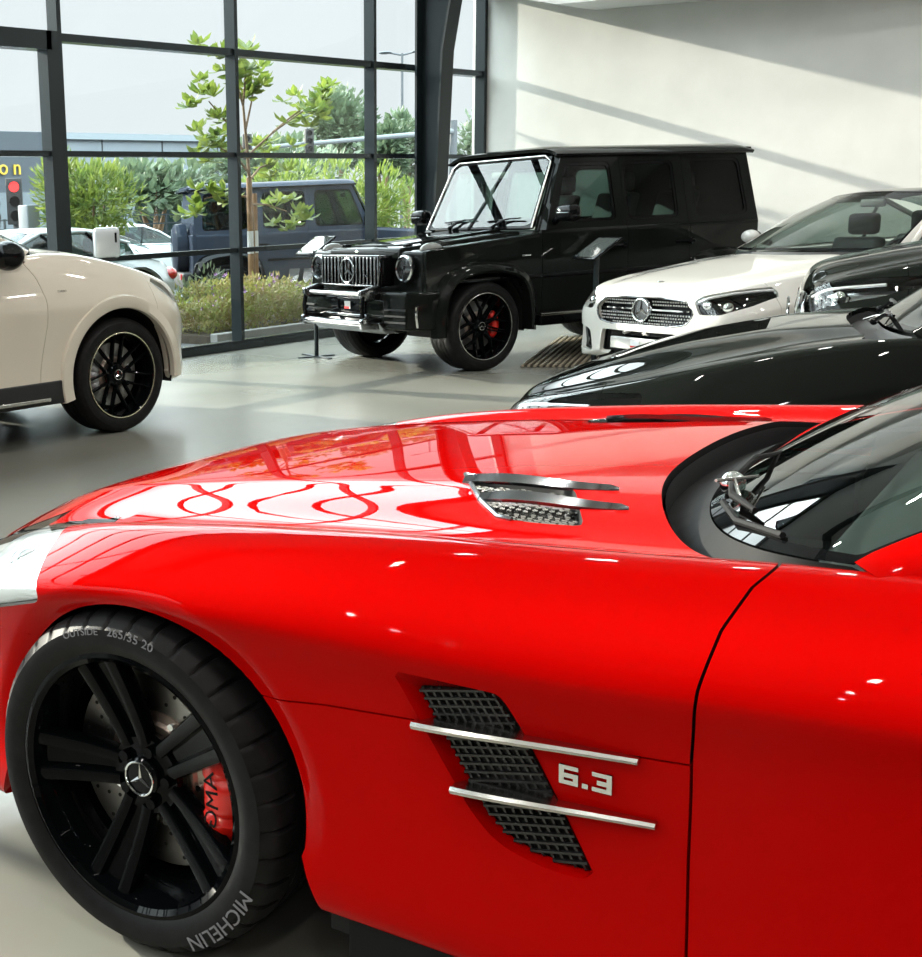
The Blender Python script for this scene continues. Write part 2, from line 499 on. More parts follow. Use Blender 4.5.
# tapered steel portal column by the glass
c = MB()
xc = 13.28
c.prism([(9.22, 0), (9.22, 7.4), (8.05, 7.4), (8.86, 3.3), (9.03, .9), (9.03, 0)], 'x', xc-.012, xc+.012)
c.box(xc-.12, xc+.12, 9.205, 9.235, 0, 7.4)
c.hexa([(xc-.12, 9.00, 0), (xc+.12, 9.00, 0), (xc+.12, 9.03, 0), (xc-.12, 9.03, 0), (xc-.12, 8.84, 3.3), (xc+.12, 8.84, 3.3), (xc+.12, 8.87, 3.3), (xc-.12, 8.87, 3.3)])
c.hexa([(xc-.12, 8.84, 3.3), (xc+.12, 8.84, 3.3), (xc+.12, 8.87, 3.3), (xc-.12, 8.87, 3.3), (xc-.12, 8.05, 7.4), (xc+.12, 8.05, 7.4), (xc+.12, 8.08, 7.4), (xc-.12, 8.08, 7.4)])
c.box(xc-.16, xc+.16, 8.94, 9.26, 0, .025)
struct(c.build('column', M['steel'], smooth=0))
# ------------------------------------------------------------------ wheels
def wheel(parent, pos, side, R, Rr, w, style, mats, cal=None, phase=0, letters=None, sipes=0, ring=None, toe=0, cal_text=None):
    """axle along y, outer face towards +y (turned round for the right-hand side)"""
    hw = w/2
    # rim = the wheel itself
    rm = MB()
    lip = Rr+.006
    rm.lathe([(lip, hw-.012), (lip+.004, hw-.004), (lip-.006, hw-.002), (lip-.016, hw-.010), (lip-.022, hw-.030), (lip-.035, hw-.06),
              (lip-.045, hw-.11), (lip-.045, -hw+.04), (lip-.012, -hw+.02), (lip, -hw+.012)], n=96)
    yf = hw-.016                      # spoke face plane at the lip
    def bar(a0, r0, a1, r1, w0, w1, y0, y1, t0, t1, crown=.006):
        # tapered spoke with a crowned face from (angle a0, radius r0) to (a1, r1)
        p0 = np.array([r0*math.cos(a0), r0*math.sin(a0)]); p1 = np.array([r1*math.cos(a1), r1*math.sin(a1)])
        d = (p1-p0)/np.linalg.norm(p1-p0); nn = np.array([-d[1], d[0]])
        ns = 7; rows = []
        for k in range(ns):
            t = k/(ns-1); c = p0+(p1-p0)*t; ww = w0+(w1-w0)*t; yy = y0+(y1-y0)*(t**1.4); tt = t0+(t1-t0)*t
            prof = [(-ww/2, yy-tt), (-ww/2, yy-.010), (-ww*.36, yy-.001), (0, yy+crown*.3), (ww*.36, yy-.001), (ww/2, yy-.010), (ww/2, yy-tt)]
            rows.append([(c[0]+nn[0]*q, y, c[1]+nn[1]*q) for q, y in prof])
        b = len(rows[0])
        vs = [p for r in rows for p in r]; fs = []
        for i in range(ns-1):
            for j in range(b):
                fs.append((i*b+j, i*b+(j+1) % b, (i+1)*b+(j+1) % b, (i+1)*b+j))
        fs += [tuple(range(b)), tuple((ns-1)*b+j for j in range(b))]
        rm.add(vs, fs)
    hubr = .075 if style != 'twin' else .078
    yh = yf-.045
    if style == 'twin':
        rm.lathe([(.0, yh+.004), (.034, yh+.004), (.036, yh-.006), (.046, yh-.010), (hubr, yh-.008), (hubr+.006, yh-.02), (hubr, yh-.06), (0, yh-.06)], n=48)
        for k in range(5):
            a = phase+k*2*PI/5
            for sg in (-1, 1):
                bar(a+sg*.36, .066, a+sg*.155, lip-.012, .030, .036, yh-.002, yf-.004, .03, .035)
            # web low between the twin bars
            bar(a, .07, a, lip-.016, .045, .062, yh-.016, yf-.020, .02, .02, 0)
            # bolts
            aa = a+PI/5
            rm.cyl((.056*math.cos(aa), yh-.012, .056*math.sin(aa)), (.056*math.cos(aa), yh+.004, .056*math.sin(aa)), .0115, 8)
    elif style == 'cross':
        rm.lathe([(.0, yh+.008), (.032, yh+.008), (.036, yh+.002), (hubr, yh-.004), (hubr+.01, yh-.02), (hubr, yh-.06), (0, yh-.06)], n=48)
        for k in range(7):
            a = phase+k*2*PI/7
            for sg in (-1, 1):
                bar(a-sg*.10, .066, a+sg*.30, lip-.012, .022, .016, yh-.004, yf-.006, .03, .03)
            bar(a, .06, a, .12, .034, .02, yh-.005, yf-.03, .03, .03)
    elif style == 'ten':
        rm.lathe([(.0, yh+.008), (.032, yh+.008), (.036, yh+.002), (hubr, yh-.004), (hubr+.01, yh-.02), (hubr, yh-.06), (0, yh-.06)], n=48)
        for k in range(5):
            a = phase+k*2*PI/5
            bar(a, .06, a, .165, .05, .030, yh, yf-.02, .03, .03)
            for sg in (-1, 1):
                bar(a+sg*.02, .15, a+sg*.30, lip-.012, .026, .02, yf-.022, yf-.006, .03, .028)
                bar(a+sg*.40, .066, a+sg*.60, lip-.014, .016, .014, yh-.006, yf-.012, .025, .025)
    else:   # plain five spoke
        rm.lathe([(.0, yh+.008), (hubr, yh-.004), (hubr+.01, yh-.02), (hubr, yh-.06), (0, yh-.06)], n=32)
        for k in range(5):
            a = phase+k*2*PI/5
            bar(a, .06, a, lip-.012, .07, .05, yh, yf-.006, .03, .03)
    o = rm.build('wheel', mats['rim'], parent, smooth=32)
    o.location = pos; o.rotation_euler = (0, 0, (0 if side > 0 else PI)+toe)
    # tyre
    nseg = sipes*9 if sipes else 72
    tp = [(lip-.004, hw-.010), (lip+.006, hw-.001), (lip+.016, hw+.003), (Rr+(R-Rr)*.42, hw+.008), (Rr+(R-Rr)*.66, hw+.005), (R-.020, hw-.006),
          (R-.010, hw-.016), (R-.0035, hw-.032), (R-.0015, hw-.050)]
    ngr = 4; yy = np.linspace(hw-.060, -hw+.060, ngr*4)
    for k in range(ngr):
        q = np.linspace(hw-.055-(w-.11)*k/ngr, hw-.055-(w-.11)*(k+1)/ngr, 6)
        tp += [(R, q[0]-.003), (R, q[2]-.002), (R, q[4]-.006), (R-.007, q[4]-.002), (R-.007, q[5]-.006 if k < ngr-1 else q[5]), (R, q[5]-.008 if k < ngr-1 else q[5]-.002)]
    tp += [(R-.002, -hw+.045), (R-.012, -hw+.014), (R-.03, -hw+.002), (Rr+(R-Rr)*.5, -hw-.008), (lip, -hw+.010)]
    tp = sorted(tp[:9], key=lambda p: -p[1] if False else 0) + tp[9:]
    def rf(i, k, r):
        if sipes and (k % 9 == 0) and (5 <= i <= 9): return r-(.006 if i < 7 else .009)
        return r
    MB().lathe(tp, n=nseg, rf=rf).build('tyre', mats['tyre'], o, smooth=28)
    # brake disc with a drilled face
    d = MB()
    rd = Rr*(.79 if style == 'twin' else .74)
    d.lathe([(rd*.56, .02), (rd, .02), (rd, -.012), (rd*.56, -.012)], closed_prof=True, n=64)
    d.build('brake_disc', M['disc'], o)
    hb = MB(); hb.lathe([(0, .035), (rd*.47, .035), (rd*.50, .028), (rd*.58, .024), (rd*.58, 0)], n=48); hb.build('brake_bell', M['disc_bell'], o)
    if style == 'twin':
        hl = MB()
        for k in range(18):
            for q in range(3):
                a = 2*PI*k/18+q*.11; rr = rd*(.68+.12*q)
                hl.cyl((rr*math.cos(a), .0195, rr*math.sin(a)), (rr*math.cos(a), .0212, rr*math.sin(a)), .0042, 8)
        hl.build('drilled_hole', M['dark'], o, smooth=0)['kind'] = 'stuff'
        nb = MB()
        for k in range(10):
            a = 2*PI*k/10+.1; rr = rd*.53
            nb.cyl((rr*math.cos(a), .024, rr*math.sin(a)), (rr*math.cos(a), .036, rr*math.sin(a)), .007, 8)
        nb.build('disc_bolt', M['chrome'], o)['kind'] = 'stuff'
    back = MB().lathe([(0, -.03), (lip-.05, -.03)], n=40).build('dust_shield', M['dark'], o)
    # caliper straddling the rear of the disc
    if cal:
        cc = MB(); s = -1 if side > 0 else 1; ns = 18; half = .60
        rows = []
        for k in range(ns+1):
            t = k/ns*2-1; a = t*half+(PI if s < 0 else 0)
            e = abs(t)**3
            ro = rd*(1.07-.05*e-(.03 if abs(abs(t)-.32) < .07 else 0)); ri = rd*(.70+.05*e)
            yo = .076-.022*e-(.008 if abs(abs(t)-.32) < .07 else 0)
            prof = [(ri, -.02), (ri, yo-.012), (ri+.012, yo), ((ri+ro)/2, yo+.004), (ro-.018, yo-.002), (ro, yo-.02), (ro, -.05)]
            rows.append([(r*math.cos(a), y, r*math.sin(a)) for r, y in prof])
        b = len(rows[0]); vs = [p for r in rows for p in r]; fs = []
        for i in range(ns):
            for j in range(b): fs.append((i*b+j, i*b+(j+1) % b, (i+1)*b+(j+1) % b, (i+1)*b+j))
        fs += [tuple(range(b)), tuple(ns*b+j for j in range(b))]
        cc.add(vs, fs)
        co = cc.build('brake_caliper', cal, o, smooth=40)
        if cal_text:
            tv, tf = text_mesh(cal_text, .040, .0006, 1.3)
            tm = MB(); V2 = []
            for x, y, z in tv:            # reads down the caliper
                a = (PI if s < 0 else 0)+x/(rd*.86); rr = rd*.85+y*(-1 if s < 0 else 1)
                V2.append((rr*math.cos(a), .0795+z, rr*math.sin(a)))
            tm.add(V2, tf)
            tm.build('caliper_lettering', M['gloss_black'], co, smooth=0)
    # hub cap with the star
    st = MB().lathe([(0, yh+.010), (.036, yh+.010), (.040, yh+.006), (.040, yh)], n=32).build('hub_cap', mats.get('cap', M['gloss_black']), o)
    s2 = MB(); s2.M = Matrix.Translation((0, yh+.011, 0)); star_mb(s2, .034, .003); s2.build('star_emblem', M['chrome'], o, smooth=0)
    if ring:
        MB().tube([((lip-.006)*math.cos(2*PI*i/72), hw-.001, (lip-.006)*math.sin(2*PI*i/72)) for i in range(72)], .0045, 8, closed=True).build('rim_ring', ring, o)
    for (txt, ang, size, rr, flip) in (letters or []):
        tv, tf = text_mesh(txt, size, .0006, 1.15)
        tm = MB(); V2 = []
        sg = -1 if flip else 1
        for x, y, z in tv:
            r2 = rr+y*sg; a = ang+sg*x/rr          # seen from +y, local x runs to the left
            # sidewall height at that radius
            q = (r2-Rr)/(R-Rr); yy = hw+.008-.018*max(0, q-.45)**2-.02*max(0, .45-q)**2
            V2.append((r2*math.cos(a), yy+.0005+z, r2*math.sin(a)))
        tm.add(V2, tf); tm.build('tyre_lettering', M['rubber_letter'], o, smooth=0)
    return o
# ------------------------------------------------------------------ lofted bodies
def xs_dense(a, b, n): return np.linspace(a, b, n)
def loft(xs, secfun, nv, post=None):
    """secfun(x) -> list of (y,z) from the centre line to the sill (half); returns the full surface"""
    B = None; rows = []
    for x in xs:
        h = secfun(x)
        full = [(-y, z) for y, z in h[:0:-1]]+list(h)
        if B is None: B = bsp(len(full), nv)
        P = B @ np.array(full, float)
        rows.append(np.column_stack([np.full(nv, x), P]))
    G = np.array(rows)
    if post is not None: G = post(G)
    return Surf.fromgrid(G, flip=False)

def archf(cx, cz, r, half_min=0.5, tail=.65, zt=None, zb=None):
    """positive outside a wheel arch (applies to |y|>half_min)"""
    def f(s):
        x, y, z = s.V[:, 0], np.abs(s.V[:, 1]), s.V[:, 2]
        d = np.hypot(x-cx, z-cz)-r
        zt_ = cz-.02
        low = np.abs(x-cx)-r*.985-np.maximum(0, zt_-z)*tail
        d = np.where(z < zt_, np.minimum(np.abs(x-cx)-r*.98-(zt_-z)*tail*.6, 9), d)
        return np.where(y < half_min, .05, d)
    return f

def place(car, xy, hd):
    car.location = (xy[0], xy[1], 0); car.rotation_euler = (0, 0, math.radians(hd))

def inner_tub(parent, xs, secfun, inset=.05, name='chassis'):
    """dark inner shell so that gaps and arches show black, not daylight"""
    pass

def arch_liner(parent, cx, cz, r, y0, y1, mat):
    for sg in (-1, 1):
        m = MB(); P = []
        for y in (y0, y1):
            P.append([(cx+r*math.cos(a), sg*y, cz+r*math.sin(a)) for a in np.linspace(-.25, PI+.35, 40)])
        m.grid(P)
        m.add([(cx+r*math.cos(a), sg*y0, cz+r*math.sin(a)) for a in np.linspace(-.25, PI+.35, 40)], [tuple(range(40))])
        m.build('wheel_arch_liner', mat, parent)

# ------------------------------------------------------------------ the red sports car
def build_red():
    car = empty('sports_car')
    tag(car, 'red low sports car with black wheels and side vents, closest to the camera', 'car')
    place(car, (2.3833, 1.813), 98.586)
    R_ = M['red']
    zc = curve([(.98, .52), (.90, .60), (.8, .665), (.68, .725), (.5, .782), (.34, .815), (.07, .851), (-.17, .876), (-.43, .894), (-.75, .912), (-1.2, .935), (-2, .95), (-3, .95), (-3.5, .92), (-3.68, .86), (-3.74, .80)], .07)
    zr = curve([(.98, .48), (.90, .55), (.75, .635), (.5, .735), (.19, .808), (-.14, .848), (-.5, .877), (-.9, .898), (-1.2, .918), (-1.8, .945), (-2.6, .97), (-3.2, .94), (-3.6, .86), (-3.74, .78)], .09)
    yr = curve([(.98, .40), (.9, .50), (.7, .66), (.4, .755), (0, .80), (-.5, .81), (-1.2, .815), (-2, .84), (-2.7, .86), (-3.3, .76), (-3.6, .66), (-3.74, .58)], .12)
    ym = curve([(.98, .48), (.93, .62), (.85, .76), (.65, .88), (.35, .948), (.05, .965), (-.4, .96), (-.8, .955), (-1.5, .955), (-2.2, .965), (-2.7, .972), (-3.2, .94), (-3.55, .86), (-3.74, .76)], .09)
    z1 = curve([(.98, .42), (.8, .52), (.5, .64), (.2, .70), (-.2, .715), (-.8, .715), (-1.1, .74), (-2, .77), (-2.8, .80), (-3.74, .72)], .12)
    zb = curve([(.98, .24), (.7, .20), (.4, .20), (-.4, .215), (-2.2, .215), (-3.2, .22), (-3.74, .34)], .12)
    def sec(x):
        c, r, y, m, a, b = zc(x), zr(x), yr(x), ym(x), z1(x), zb(x)
        k = min(1, y/.80)
        dome = max(0., min(1., (.75-x)/.5))*max(0, min(1, (x+3.0)/1.5))   # the power dome fades at the nose
        v = r-.030*dome+(1-dome)*(c-r)*.35
        v = r-.028*dome+(1-dome)*(c-r)*.30
        e0 = c-.008*dome-(1-dome)*.012
        L = lambda t: e0+(v-e0)*t
        return [(0, c), (.20*k, c-.001), (.37*k, c-.004), (.435*k, e0+.001), (.455*k, e0-.003), (.53*k, L(.33)), (.615*k, L(.76)), (y-.105, v), (y-.058, r-.006),
                (y, r+.004), (y+.045*k, r-.014), (y+(m-y)*.55, r-(r-a)*.33), (y+(m-y)*.90, r-(r-a)*.62), (m+.004, a+.022), (m+.003, a-.004), (m-.014, a-.05), (m-.022, a-.16),
                (m-.016, b+.17), (m-.004, b+.08), (m-.008, b+.012), (m-.03, b), (m-.16, b+.005)]
    xs = np.unique(np.concatenate([np.linspace(.985, .5, 50), np.linspace(.5, -1.4, 230), np.linspace(-1.4, -3.745, 110)]))[::-1]
    def rolled(G):            # the wing rolls in towards the wheel opening
        for cx, cz, r in ((-.03, .345, .366), (-2.70, .35, .372)):
            d = np.hypot(G[..., 0]-cx, G[..., 2]-cz); t = np.clip((d-r)/.050, 0, 1)
            k = np.where((np.abs(G[..., 1]) > .6) & (G[..., 2] > .30), (1-t)**1.5*.016*np.clip((G[..., 2]-.28)/.16, 0, 1), 0)
            G[..., 1] -= np.sign(G[..., 1])*k
        return G
    S = loft(xs, sec, 230, rolled)
    X = lambda s: s.V[:, 0]; Y = lambda s: s.V[:, 1]; Z = lambda s: s.V[:, 2]
    # orientation check: normal at the middle of the hood must look up
    i = np.argmin(np.abs(S.V[:, 0]+.2)+np.abs(S.V[:, 1])+np.abs(S.V[:, 2]-.9))
    if S.N[i, 2] < 0: S = S.flipped()
    S = S.clip(archf(-.03, .345, .366, .45)).clip(archf(-2.70, .350, .372, .45))
    # opening for screen and cabin
    def sup(a, b, th, n=2.4): return (-1.25+a*math.cos(th)**(2/n), b*math.sin(th)**(2/n))
    half = [sup(.485, .803, t_*PI/2) for t_ in (0, .12, .24, .36, .48, .60, .72, .83, .92)]+[(-1.3, .806), (-2.0, .825), (-2.7, .80), (-3.15, .66), (-3.25, .3), (-3.25, 0)]
    half[0] = (-.765, 0)
    pl = smoothpoly(half+[(x, -y) for x, y in half[-2:0:-1]], 6)
    def opening(s):
        d = -sdpoly(X(s), Y(s), pl)
        return np.where((Z(s) > .80) & (s.N[:, 2] > .15), d, np.where(Z(s) > .80, np.maximum(d, .003), .05))
    S = S.clip(opening)
    # panel lines -------------------------------------------------------
    dl = [(-1.150, .955), (-1.092, .925), (-1.058, .890), (-1.033, .838), (-1.019, .765), (-1.012, .66), (-1.013, .50), (-1.018, .36), (-1.03, .2)]
    dzs = np.array([p[1] for p in dl][::-1]); dxs = np.array([p[0] for p in dl][::-1])
    def doorline(s): return X(s)-np.interp(Z(s), dzs, dxs)         # >0 in front of the door
    seam_k = [(.2, .585), (-.30, .589), (-.435, .607), (-.58, .617), (-.80, .632), (-1.02, .649)]
    def seam(s): return Z(s)-np.interp(X(s), [k[0] for k in seam_k][::-1], [k[1] for k in seam_k][::-1])
    ht = lambda s: np.where((Z(s) < .92) | (np.abs(Y(s)) > .70), 1., 0.)
    side = lambda s: np.abs(Y(s)) > .6
    g = .0022
    front = S.clip(lambda s: np.where(side(s), doorline(s)-g, X(s)+1.13))
    back = S.clip(lambda s: np.where(side(s), -doorline(s)-g, -X(s)-1.13))
    # vents in the wing sides
    vent_o = roundpoly([(-.565, .700), (-.742, .697), (-.768, .655), (-.892, .432), (-.82, .428), (-.74, .445), (-.69, .49)], [.02, .012, .01, .012, .04, .03, .05], 5)
    vent_i = roundpoly([(-.598, .672), (-.722, .692), (-.752, .655), (-.880, .434), (-.81, .436), (-.745, .452), (-.700, .50)], [.012, .012, .01, .012, .03, .03, .04], 5)
    inv = lambda s: np.where(side(s), -sdpoly(X(s), Z(s), vent_o), .05)
    front = front.clip(inv)
    # vents in the hood
    hv = roundpoly([(-.50, .655), (-.515, .575), (-.56, .545), (-.775, .555), (-.80, .60), (-.745, .672)], [.015, .015, .02, .012, .015, .015], 4)
    hv = np.array([(-.415, .352), (-.47, .44), (-.525, .52), (-.58, .580), (-.65, .594), (-.738, .594), (-.708, .53), (-.668, .44), (-.625, .388), (-.52, .366)])
    hv = roundpoly(hv, .02, 4)
    front = front.clip(lambda s: np.where(Z(s) > .80, -sdpoly(X(s), np.abs(Y(s)), hv), .05))
    # headlamps
    hlp = roundpoly([(.285, .775), (.33, .80), (.45, .765), (.68, .67), (.76, .60), (.62, .575), (.36, .64), (.20, .685), (.215, .725)], .03, 5)
    hlf = lambda s: np.where(np.abs(Y(s)) > np.where(X(s) > .5, .50, .60)+0, sdpoly(X(s), Z(s)+(.955-np.abs(Y(s)))*.10*0, hlp), -.05)
    lampS = front.clip(hlf)
    front = front.clip(lambda s: -hlf(s)-.002)
    # grille mouth
    gp = roundpoly([(-.44, .33), (.44, .33), (.50, .43), (.44, .52), (-.44, .52), (-.50, .43)], .05, 5)
    front = front.clip(lambda s: np.where((X(s) > .7), -sdpoly(Y(s), Z(s), gp), .05))
    hood = front.clip(lambda s: np.where((X(s) < .3), seam(s)-.0016, seam(s)+5))
    hood = hood.clip(lambda s: np.where(X(s) > .25, np.where(Z(s) > .60, 1., (Z(s)-.60)), 1.))
    wing = front.clip(lambda s: np.where(X(s) < .22, -seam(s)-.0016, -1.)).clip(lambda s: .22-X(s))
    bump = front.clip(lambda s: X(s)-.222).clip(lambda s: .597-Z(s))
    hood.build('hood', R_, car, flange=.028, fmat=M['cowl'])
    for sg, nm in ((1, 'front_wing'), (-1, 'front_wing')):
        wing.clip(lambda s: sg*Y(s)).build(nm, R_, car, flange=.03)
    bump.build('front_bumper', R_, car, flange=.03)
    for sg in (1, -1):
        lo = lampS.clip(lambda s: sg*Y(s)).build('headlamp', M['lens'], car)
        b = MB()
        bs = lampS.clip(lambda s: sg*Y(s)).offset(-.014)
        bs.build('reflector', M['lamp_bowl'], lo)
        for (x, z, r) in ((.36, .70, .042), (.52, .655, .04)):
            yy = sg*(float(ym(x))-.12)
            t = MB(); t.sphere((x, yy, z), r, 20, 12, (1, 1, 1)); t.build('projector', M['chrome'], lo)
    # rear two thirds: door, quarter
    dr = back.clip(lambda s: np.where(side(s), X(s)+2.12+np.maximum(0, .55-Z(s))*-.25, -1)).clip(lambda s: Z(s)-.262)
    sill = back.clip(lambda s: np.where(side(s), X(s)+2.3, -1)).clip(lambda s: .259-Z(s))
    quarter = back.clip(lambda s: np.where(side(s) & (X(s) > -2.30), np.maximum(-(X(s)+2.124+np.maximum(0, .55-Z(s))*-.25), -1), .05)).clip(lambda s: np.where((X(s) > -2.3) & (Z(s) < .26), -1., .05))
    for sg in (1, -1):
        d = dr.clip(lambda s: sg*Y(s)).build('door', R_, car, flange=.03)
        sill.clip(lambda s: sg*Y(s)).build('sill', R_, car, flange=.02)
    quarter.build('rear_body', R_, car, flange=.02)
    # dark structure behind the gaps
    tub = MB()
    tub.hexa([(-3.4, -.80, .22), (.55, -.74, .22), (.55, .74, .22), (-3.4, .80, .22), (-3.4, -.70, .60), (.55, -.60, .56), (.55, .60, .56), (-3.4, .70, .60)])
    tub = MB()
    for sg in (-1, 1):
        inn = []
        ys = [.93, .90, .60]
        tub.box(-2.30, -.42, min(sg*.60, sg*.90), max(sg*.60, sg*.90), .17, .62)
        tub.hexa([(-1.16, min(sg*.66, sg*.91), .62), (-.93, min(sg*.66, sg*.91), .62), (-.93, max(sg*.66, sg*.91), .62), (-1.16, max(sg*.66, sg*.91), .62),
                  (-1.22, min(sg*.66, sg*.80), .88), (-.98, min(sg*.66, sg*.80), .86), (-.98, max(sg*.66, sg*.80), .86), (-1.22, max(sg*.66, sg*.80), .88)])
        tub.box(-.95, -.45, min(sg*.60, sg*.885), max(sg*.60, sg*.885), .62, .76)
    tub.box(-3.3, .80, -.62, .62, .17, .60)
    tub.box(.7, .86, -.5, .5, .26, .54)
    tub.build('underbody', M['dark'], car, smooth=0)
    for sg in (1, -1): MB().box(-2.33, -.47, min(sg*.80, sg*.925), max(sg*.80, sg*.925), .125, .218).build('side_skirt', M['cowl'], car, smooth=0)
    arch_liner(car, -.03, .345, .385, .58, .90, M['dark']); arch_liner(car, -2.70, .35, .39, .58, .90, M['dark'])
    # grille with the star bar
    gb = MB().box(.90, .93, -.46, .46, .415, .435).build('grille_bar', M['chrome'], car)
    s = MB(); s.M = Matrix.Translation((.94, 0, .425)) @ Matrix.Rotation(-PI/2, 4, 'Z'); star_mb(s, .085, .012); s.build('grille_star', M['chrome'], car, smooth=0)
    # ---- side vents: sloped surround, mesh, two fins and the badge
    yo = lambda x, z, off: None
    def ysurf(x, z):
        h = sec(x); pts = bsp(len(h)*2-1, 400) @ np.array([(-y, zz) for y, zz in h[:0:-1]]+list(h))
        p = pts[pts[:, 0] > .55]; p = p[np.argsort(p[:, 1])]
        return float(np.interp(z, p[:, 1], p[:, 0]))
    for sg in (1, -1):
        m = MB(); n = len(vent_o)
        ro = [(x, sg*ysurf(x, z), z) for x, z in vent_o]
        vi = [vent_i[int(k*len(vent_i)/n)] for k in range(n)]
        ri = [(x, sg*(ysurf(x, z)-.024), z) for x, z in vi]
        m.add(ro+ri, [(k, (k+1) % n, n+(k+1) % n, n+k) for k in range(n)])
        vo = m.build('vent_surround', R_, car, smooth=40)
        pm = MB(); pm.add([(x, y+sg*-.004, z) for x, y, z in ri], [tuple(range(n))])
        pm.build('vent_backing', M['dark'], vo, smooth=0)
        # woven mesh of slanted bars
        bars = MB()
        for fam, (ux, uz) in enumerate(((math.cos(1.05), math.sin(1.05)), (math.cos(-.22), math.sin(-.22)))):
            for k in range(-27, 28):
                cx, cz = -.75-uz*k*.0135, .56+ux*k*.0135
                t = np.linspace(-.30, .30, 401); px = cx+ux*t; pz = cz+uz*t
                ins = sdpoly(px, pz, vi) > .0002
                run = []
                for q in range(len(t)):
                    if ins[q]: run.append(q)
                    if (not ins[q] or q == len(t)-1) and run:
                        if len(run) > 3:
                            a, b = run[0], run[-1]
                            yy = lambda q: sg*(ysurf(px[q], pz[q])-.021+(.004 if fam else 0))
                            bars.tube([(px[a], yy(a), pz[a]), (px[(a+b)//2], yy((a+b)//2), pz[(a+b)//2]), (px[b], yy(b), pz[b])], 0.0031, 5, caps=False)
                        run = []
        bars.build('vent_mesh', M['mesh_black'], vo)
        for (xa, za, xb, zb_) in ((-.602, .617, -.944, .640), (-.667, .524, -.970, .548)):
            f = MB(); rows = []
            for k in range(25):
                t = k/24; x = xa+(xb-xa)*t; z = za+(zb_-za)*t+.004*math.sin(PI*t)
                ys = ysurf(x, z)
                out = .010+.026*math.sin(PI*min(1, t*.8+.12))**.8*(1-t*.55); inn = .034*min(1, max(.05, (1-t)*2.4))
                hh = .0052*(1-.25*t)
                rows.append([(x, sg*(ys-inn), z+.004), (x, sg*(ys+out-.004), z+hh), (x, sg*(ys+out), z), (x, sg*(ys+out-.003), z-hh*1.2), (x, sg*(ys-inn), z-hh*1.6)])
            b = 5; vs = [p for r in rows for p in r]; fs = []
            for i in range(24):
                for j in range(b): fs.append((i*b+j, i*b+(j+1) % b, (i+1)*b+(j+1) % b, (i+1)*b+j))
            fs += [tuple(range(b)), tuple(24*b+j for j in range(b))]
            f.add(vs, fs); f.build('vent_fin', M['satin'], car, smooth=30)
        # the figures are squared-off strokes
        tb = MB(); cx, cz = -.869, .590; hh_, ww_, st_ = .0150, .0125, .0065
        S6 = [(-ww_, -hh_, -ww_+st_, hh_), (-ww_, hh_-st_, ww_, hh_), (-ww_, -hh_, ww_, -hh_+st_), (ww_-st_, -hh_, ww_, .003), (-ww_, -.0042, ww_, .003)]
        S3 = [(ww_-st_, -hh_, ww_, hh_), (-ww_, hh_-st_, ww_, hh_), (-ww_, -hh_, ww_, -hh_+st_), (-ww_*.5, -.0042, ww_, .003)]
        SD = [(-.0038, -hh_, .0038, -hh_+.0075)]
        for off, S_ in ((-.0215, S6), (.0, SD), (.0215, S3)):
            for (xa, za, xb, zb_) in S_:
                p = []
                for d_ in (.0005, .0042):
                    for (xx, zz) in ((xa, za), (xb, za), (xb, zb_), (xa, zb_)):
                        X_ = cx-sg*0-(off+xx)*1.12; Z_ = cz+zz-.09*(off+xx)*0
                        p.append((X_, sg*(ysurf(X_, Z_)+d_), Z_))
                tb.hexa(p)
        tb.build('displacement_badge', M['chrome'], car, smooth=0)
        # ---- hood vent: tray, honeycomb, two blades
        hz = lambda x, y: float(np.interp(abs(y), *_hoodline(sec, x)))
        tray = MB(); n = len(hv)
        top = [(x, sg*y, hz(x, y)) for x, y in hv]; bot = [(x*.97-.02, sg*(y*.97+.018), hz(x, y)-.045) for x, y in hv]
        tray.add(top+bot, [(k, (k+1) % n, n+(k+1) % n, n+k) for k in range(n)]+[tuple(range(n, 2*n))])
        to = tray.build('hood_vent', M['plastic'], car)
        hc = MB()
        for i in range(22):
            for j in range(16):
                x = -.42-.0155*i; y = .365+.0155*j+(.00775 if i % 2 else 0)
                if sdpoly(np.array([x]), np.array([y]), hv)[0] < .008: continue
                zz = hz(x, y)-.020
                hc.tube([(x+.0075*math.cos(a), sg*(y+.0075*math.sin(a)), zz) for a in np.linspace(0, 2*PI, 7)[:-1]], .0022, 4, closed=True)
        hc.build('vent_honeycomb', M['satin'], to)
        fr_ = MB(); fr_.tube([(x, sg*y, hz(x, y)+.002) for x, y in ((-.46, .356), (-.417, .353), (-.47, .44), (-.525, .52), (-.58, .580), (-.61, .590))], .005, 6); fr_.build('vent_frame', M['dark_chrome'], to)
        for (a, b, w) in (((-.440, .412), (-.738, .420), .036), ((-.512, .505), (-.785, .514), .038)):
            bl = MB(); rows = []
            for k in range(21):
                t = k/20; x = a[0]+(b[0]-a[0])*t; y = a[1]+(b[1]-a[1])*t
                ww = w*(1-t**2.2)*min(1, .30+t*4)+.002; z = hz(x, y)+.007+.012*math.sin(PI*min(1, t*1.15+.05))*(1-t)
                if t > .96: z = hz(x, y)+.003
                rows.append([(x, sg*(y-ww/2), z+.003), (x, sg*(y+ww/2), z-.006), (x, sg*(y+ww/2), z-.012), (x, sg*(y-ww/2), z-.008)])
            vs = [p for r in rows for p in r]; fs = []
            for i in range(20):
                for j in range(4): fs.append((i*4+j, i*4+(j+1) % 4, (i+1)*4+(j+1) % 4, (i+1)*4+j))
            fs += [(0, 1, 2, 3), (80, 81, 82, 83)]
            bl.add(vs, fs); bl.build('vent_blade', M['dark_chrome'], to, smooth=30)
    # ---- cowl, screen, pillars, roof
    edge = [p for p in half[:10]]
    cw = MB(); rowA = []; rowB = []
    lip = MB()
    full = edge[::-1]+[(x, -y) for x, y in edge[1:]]
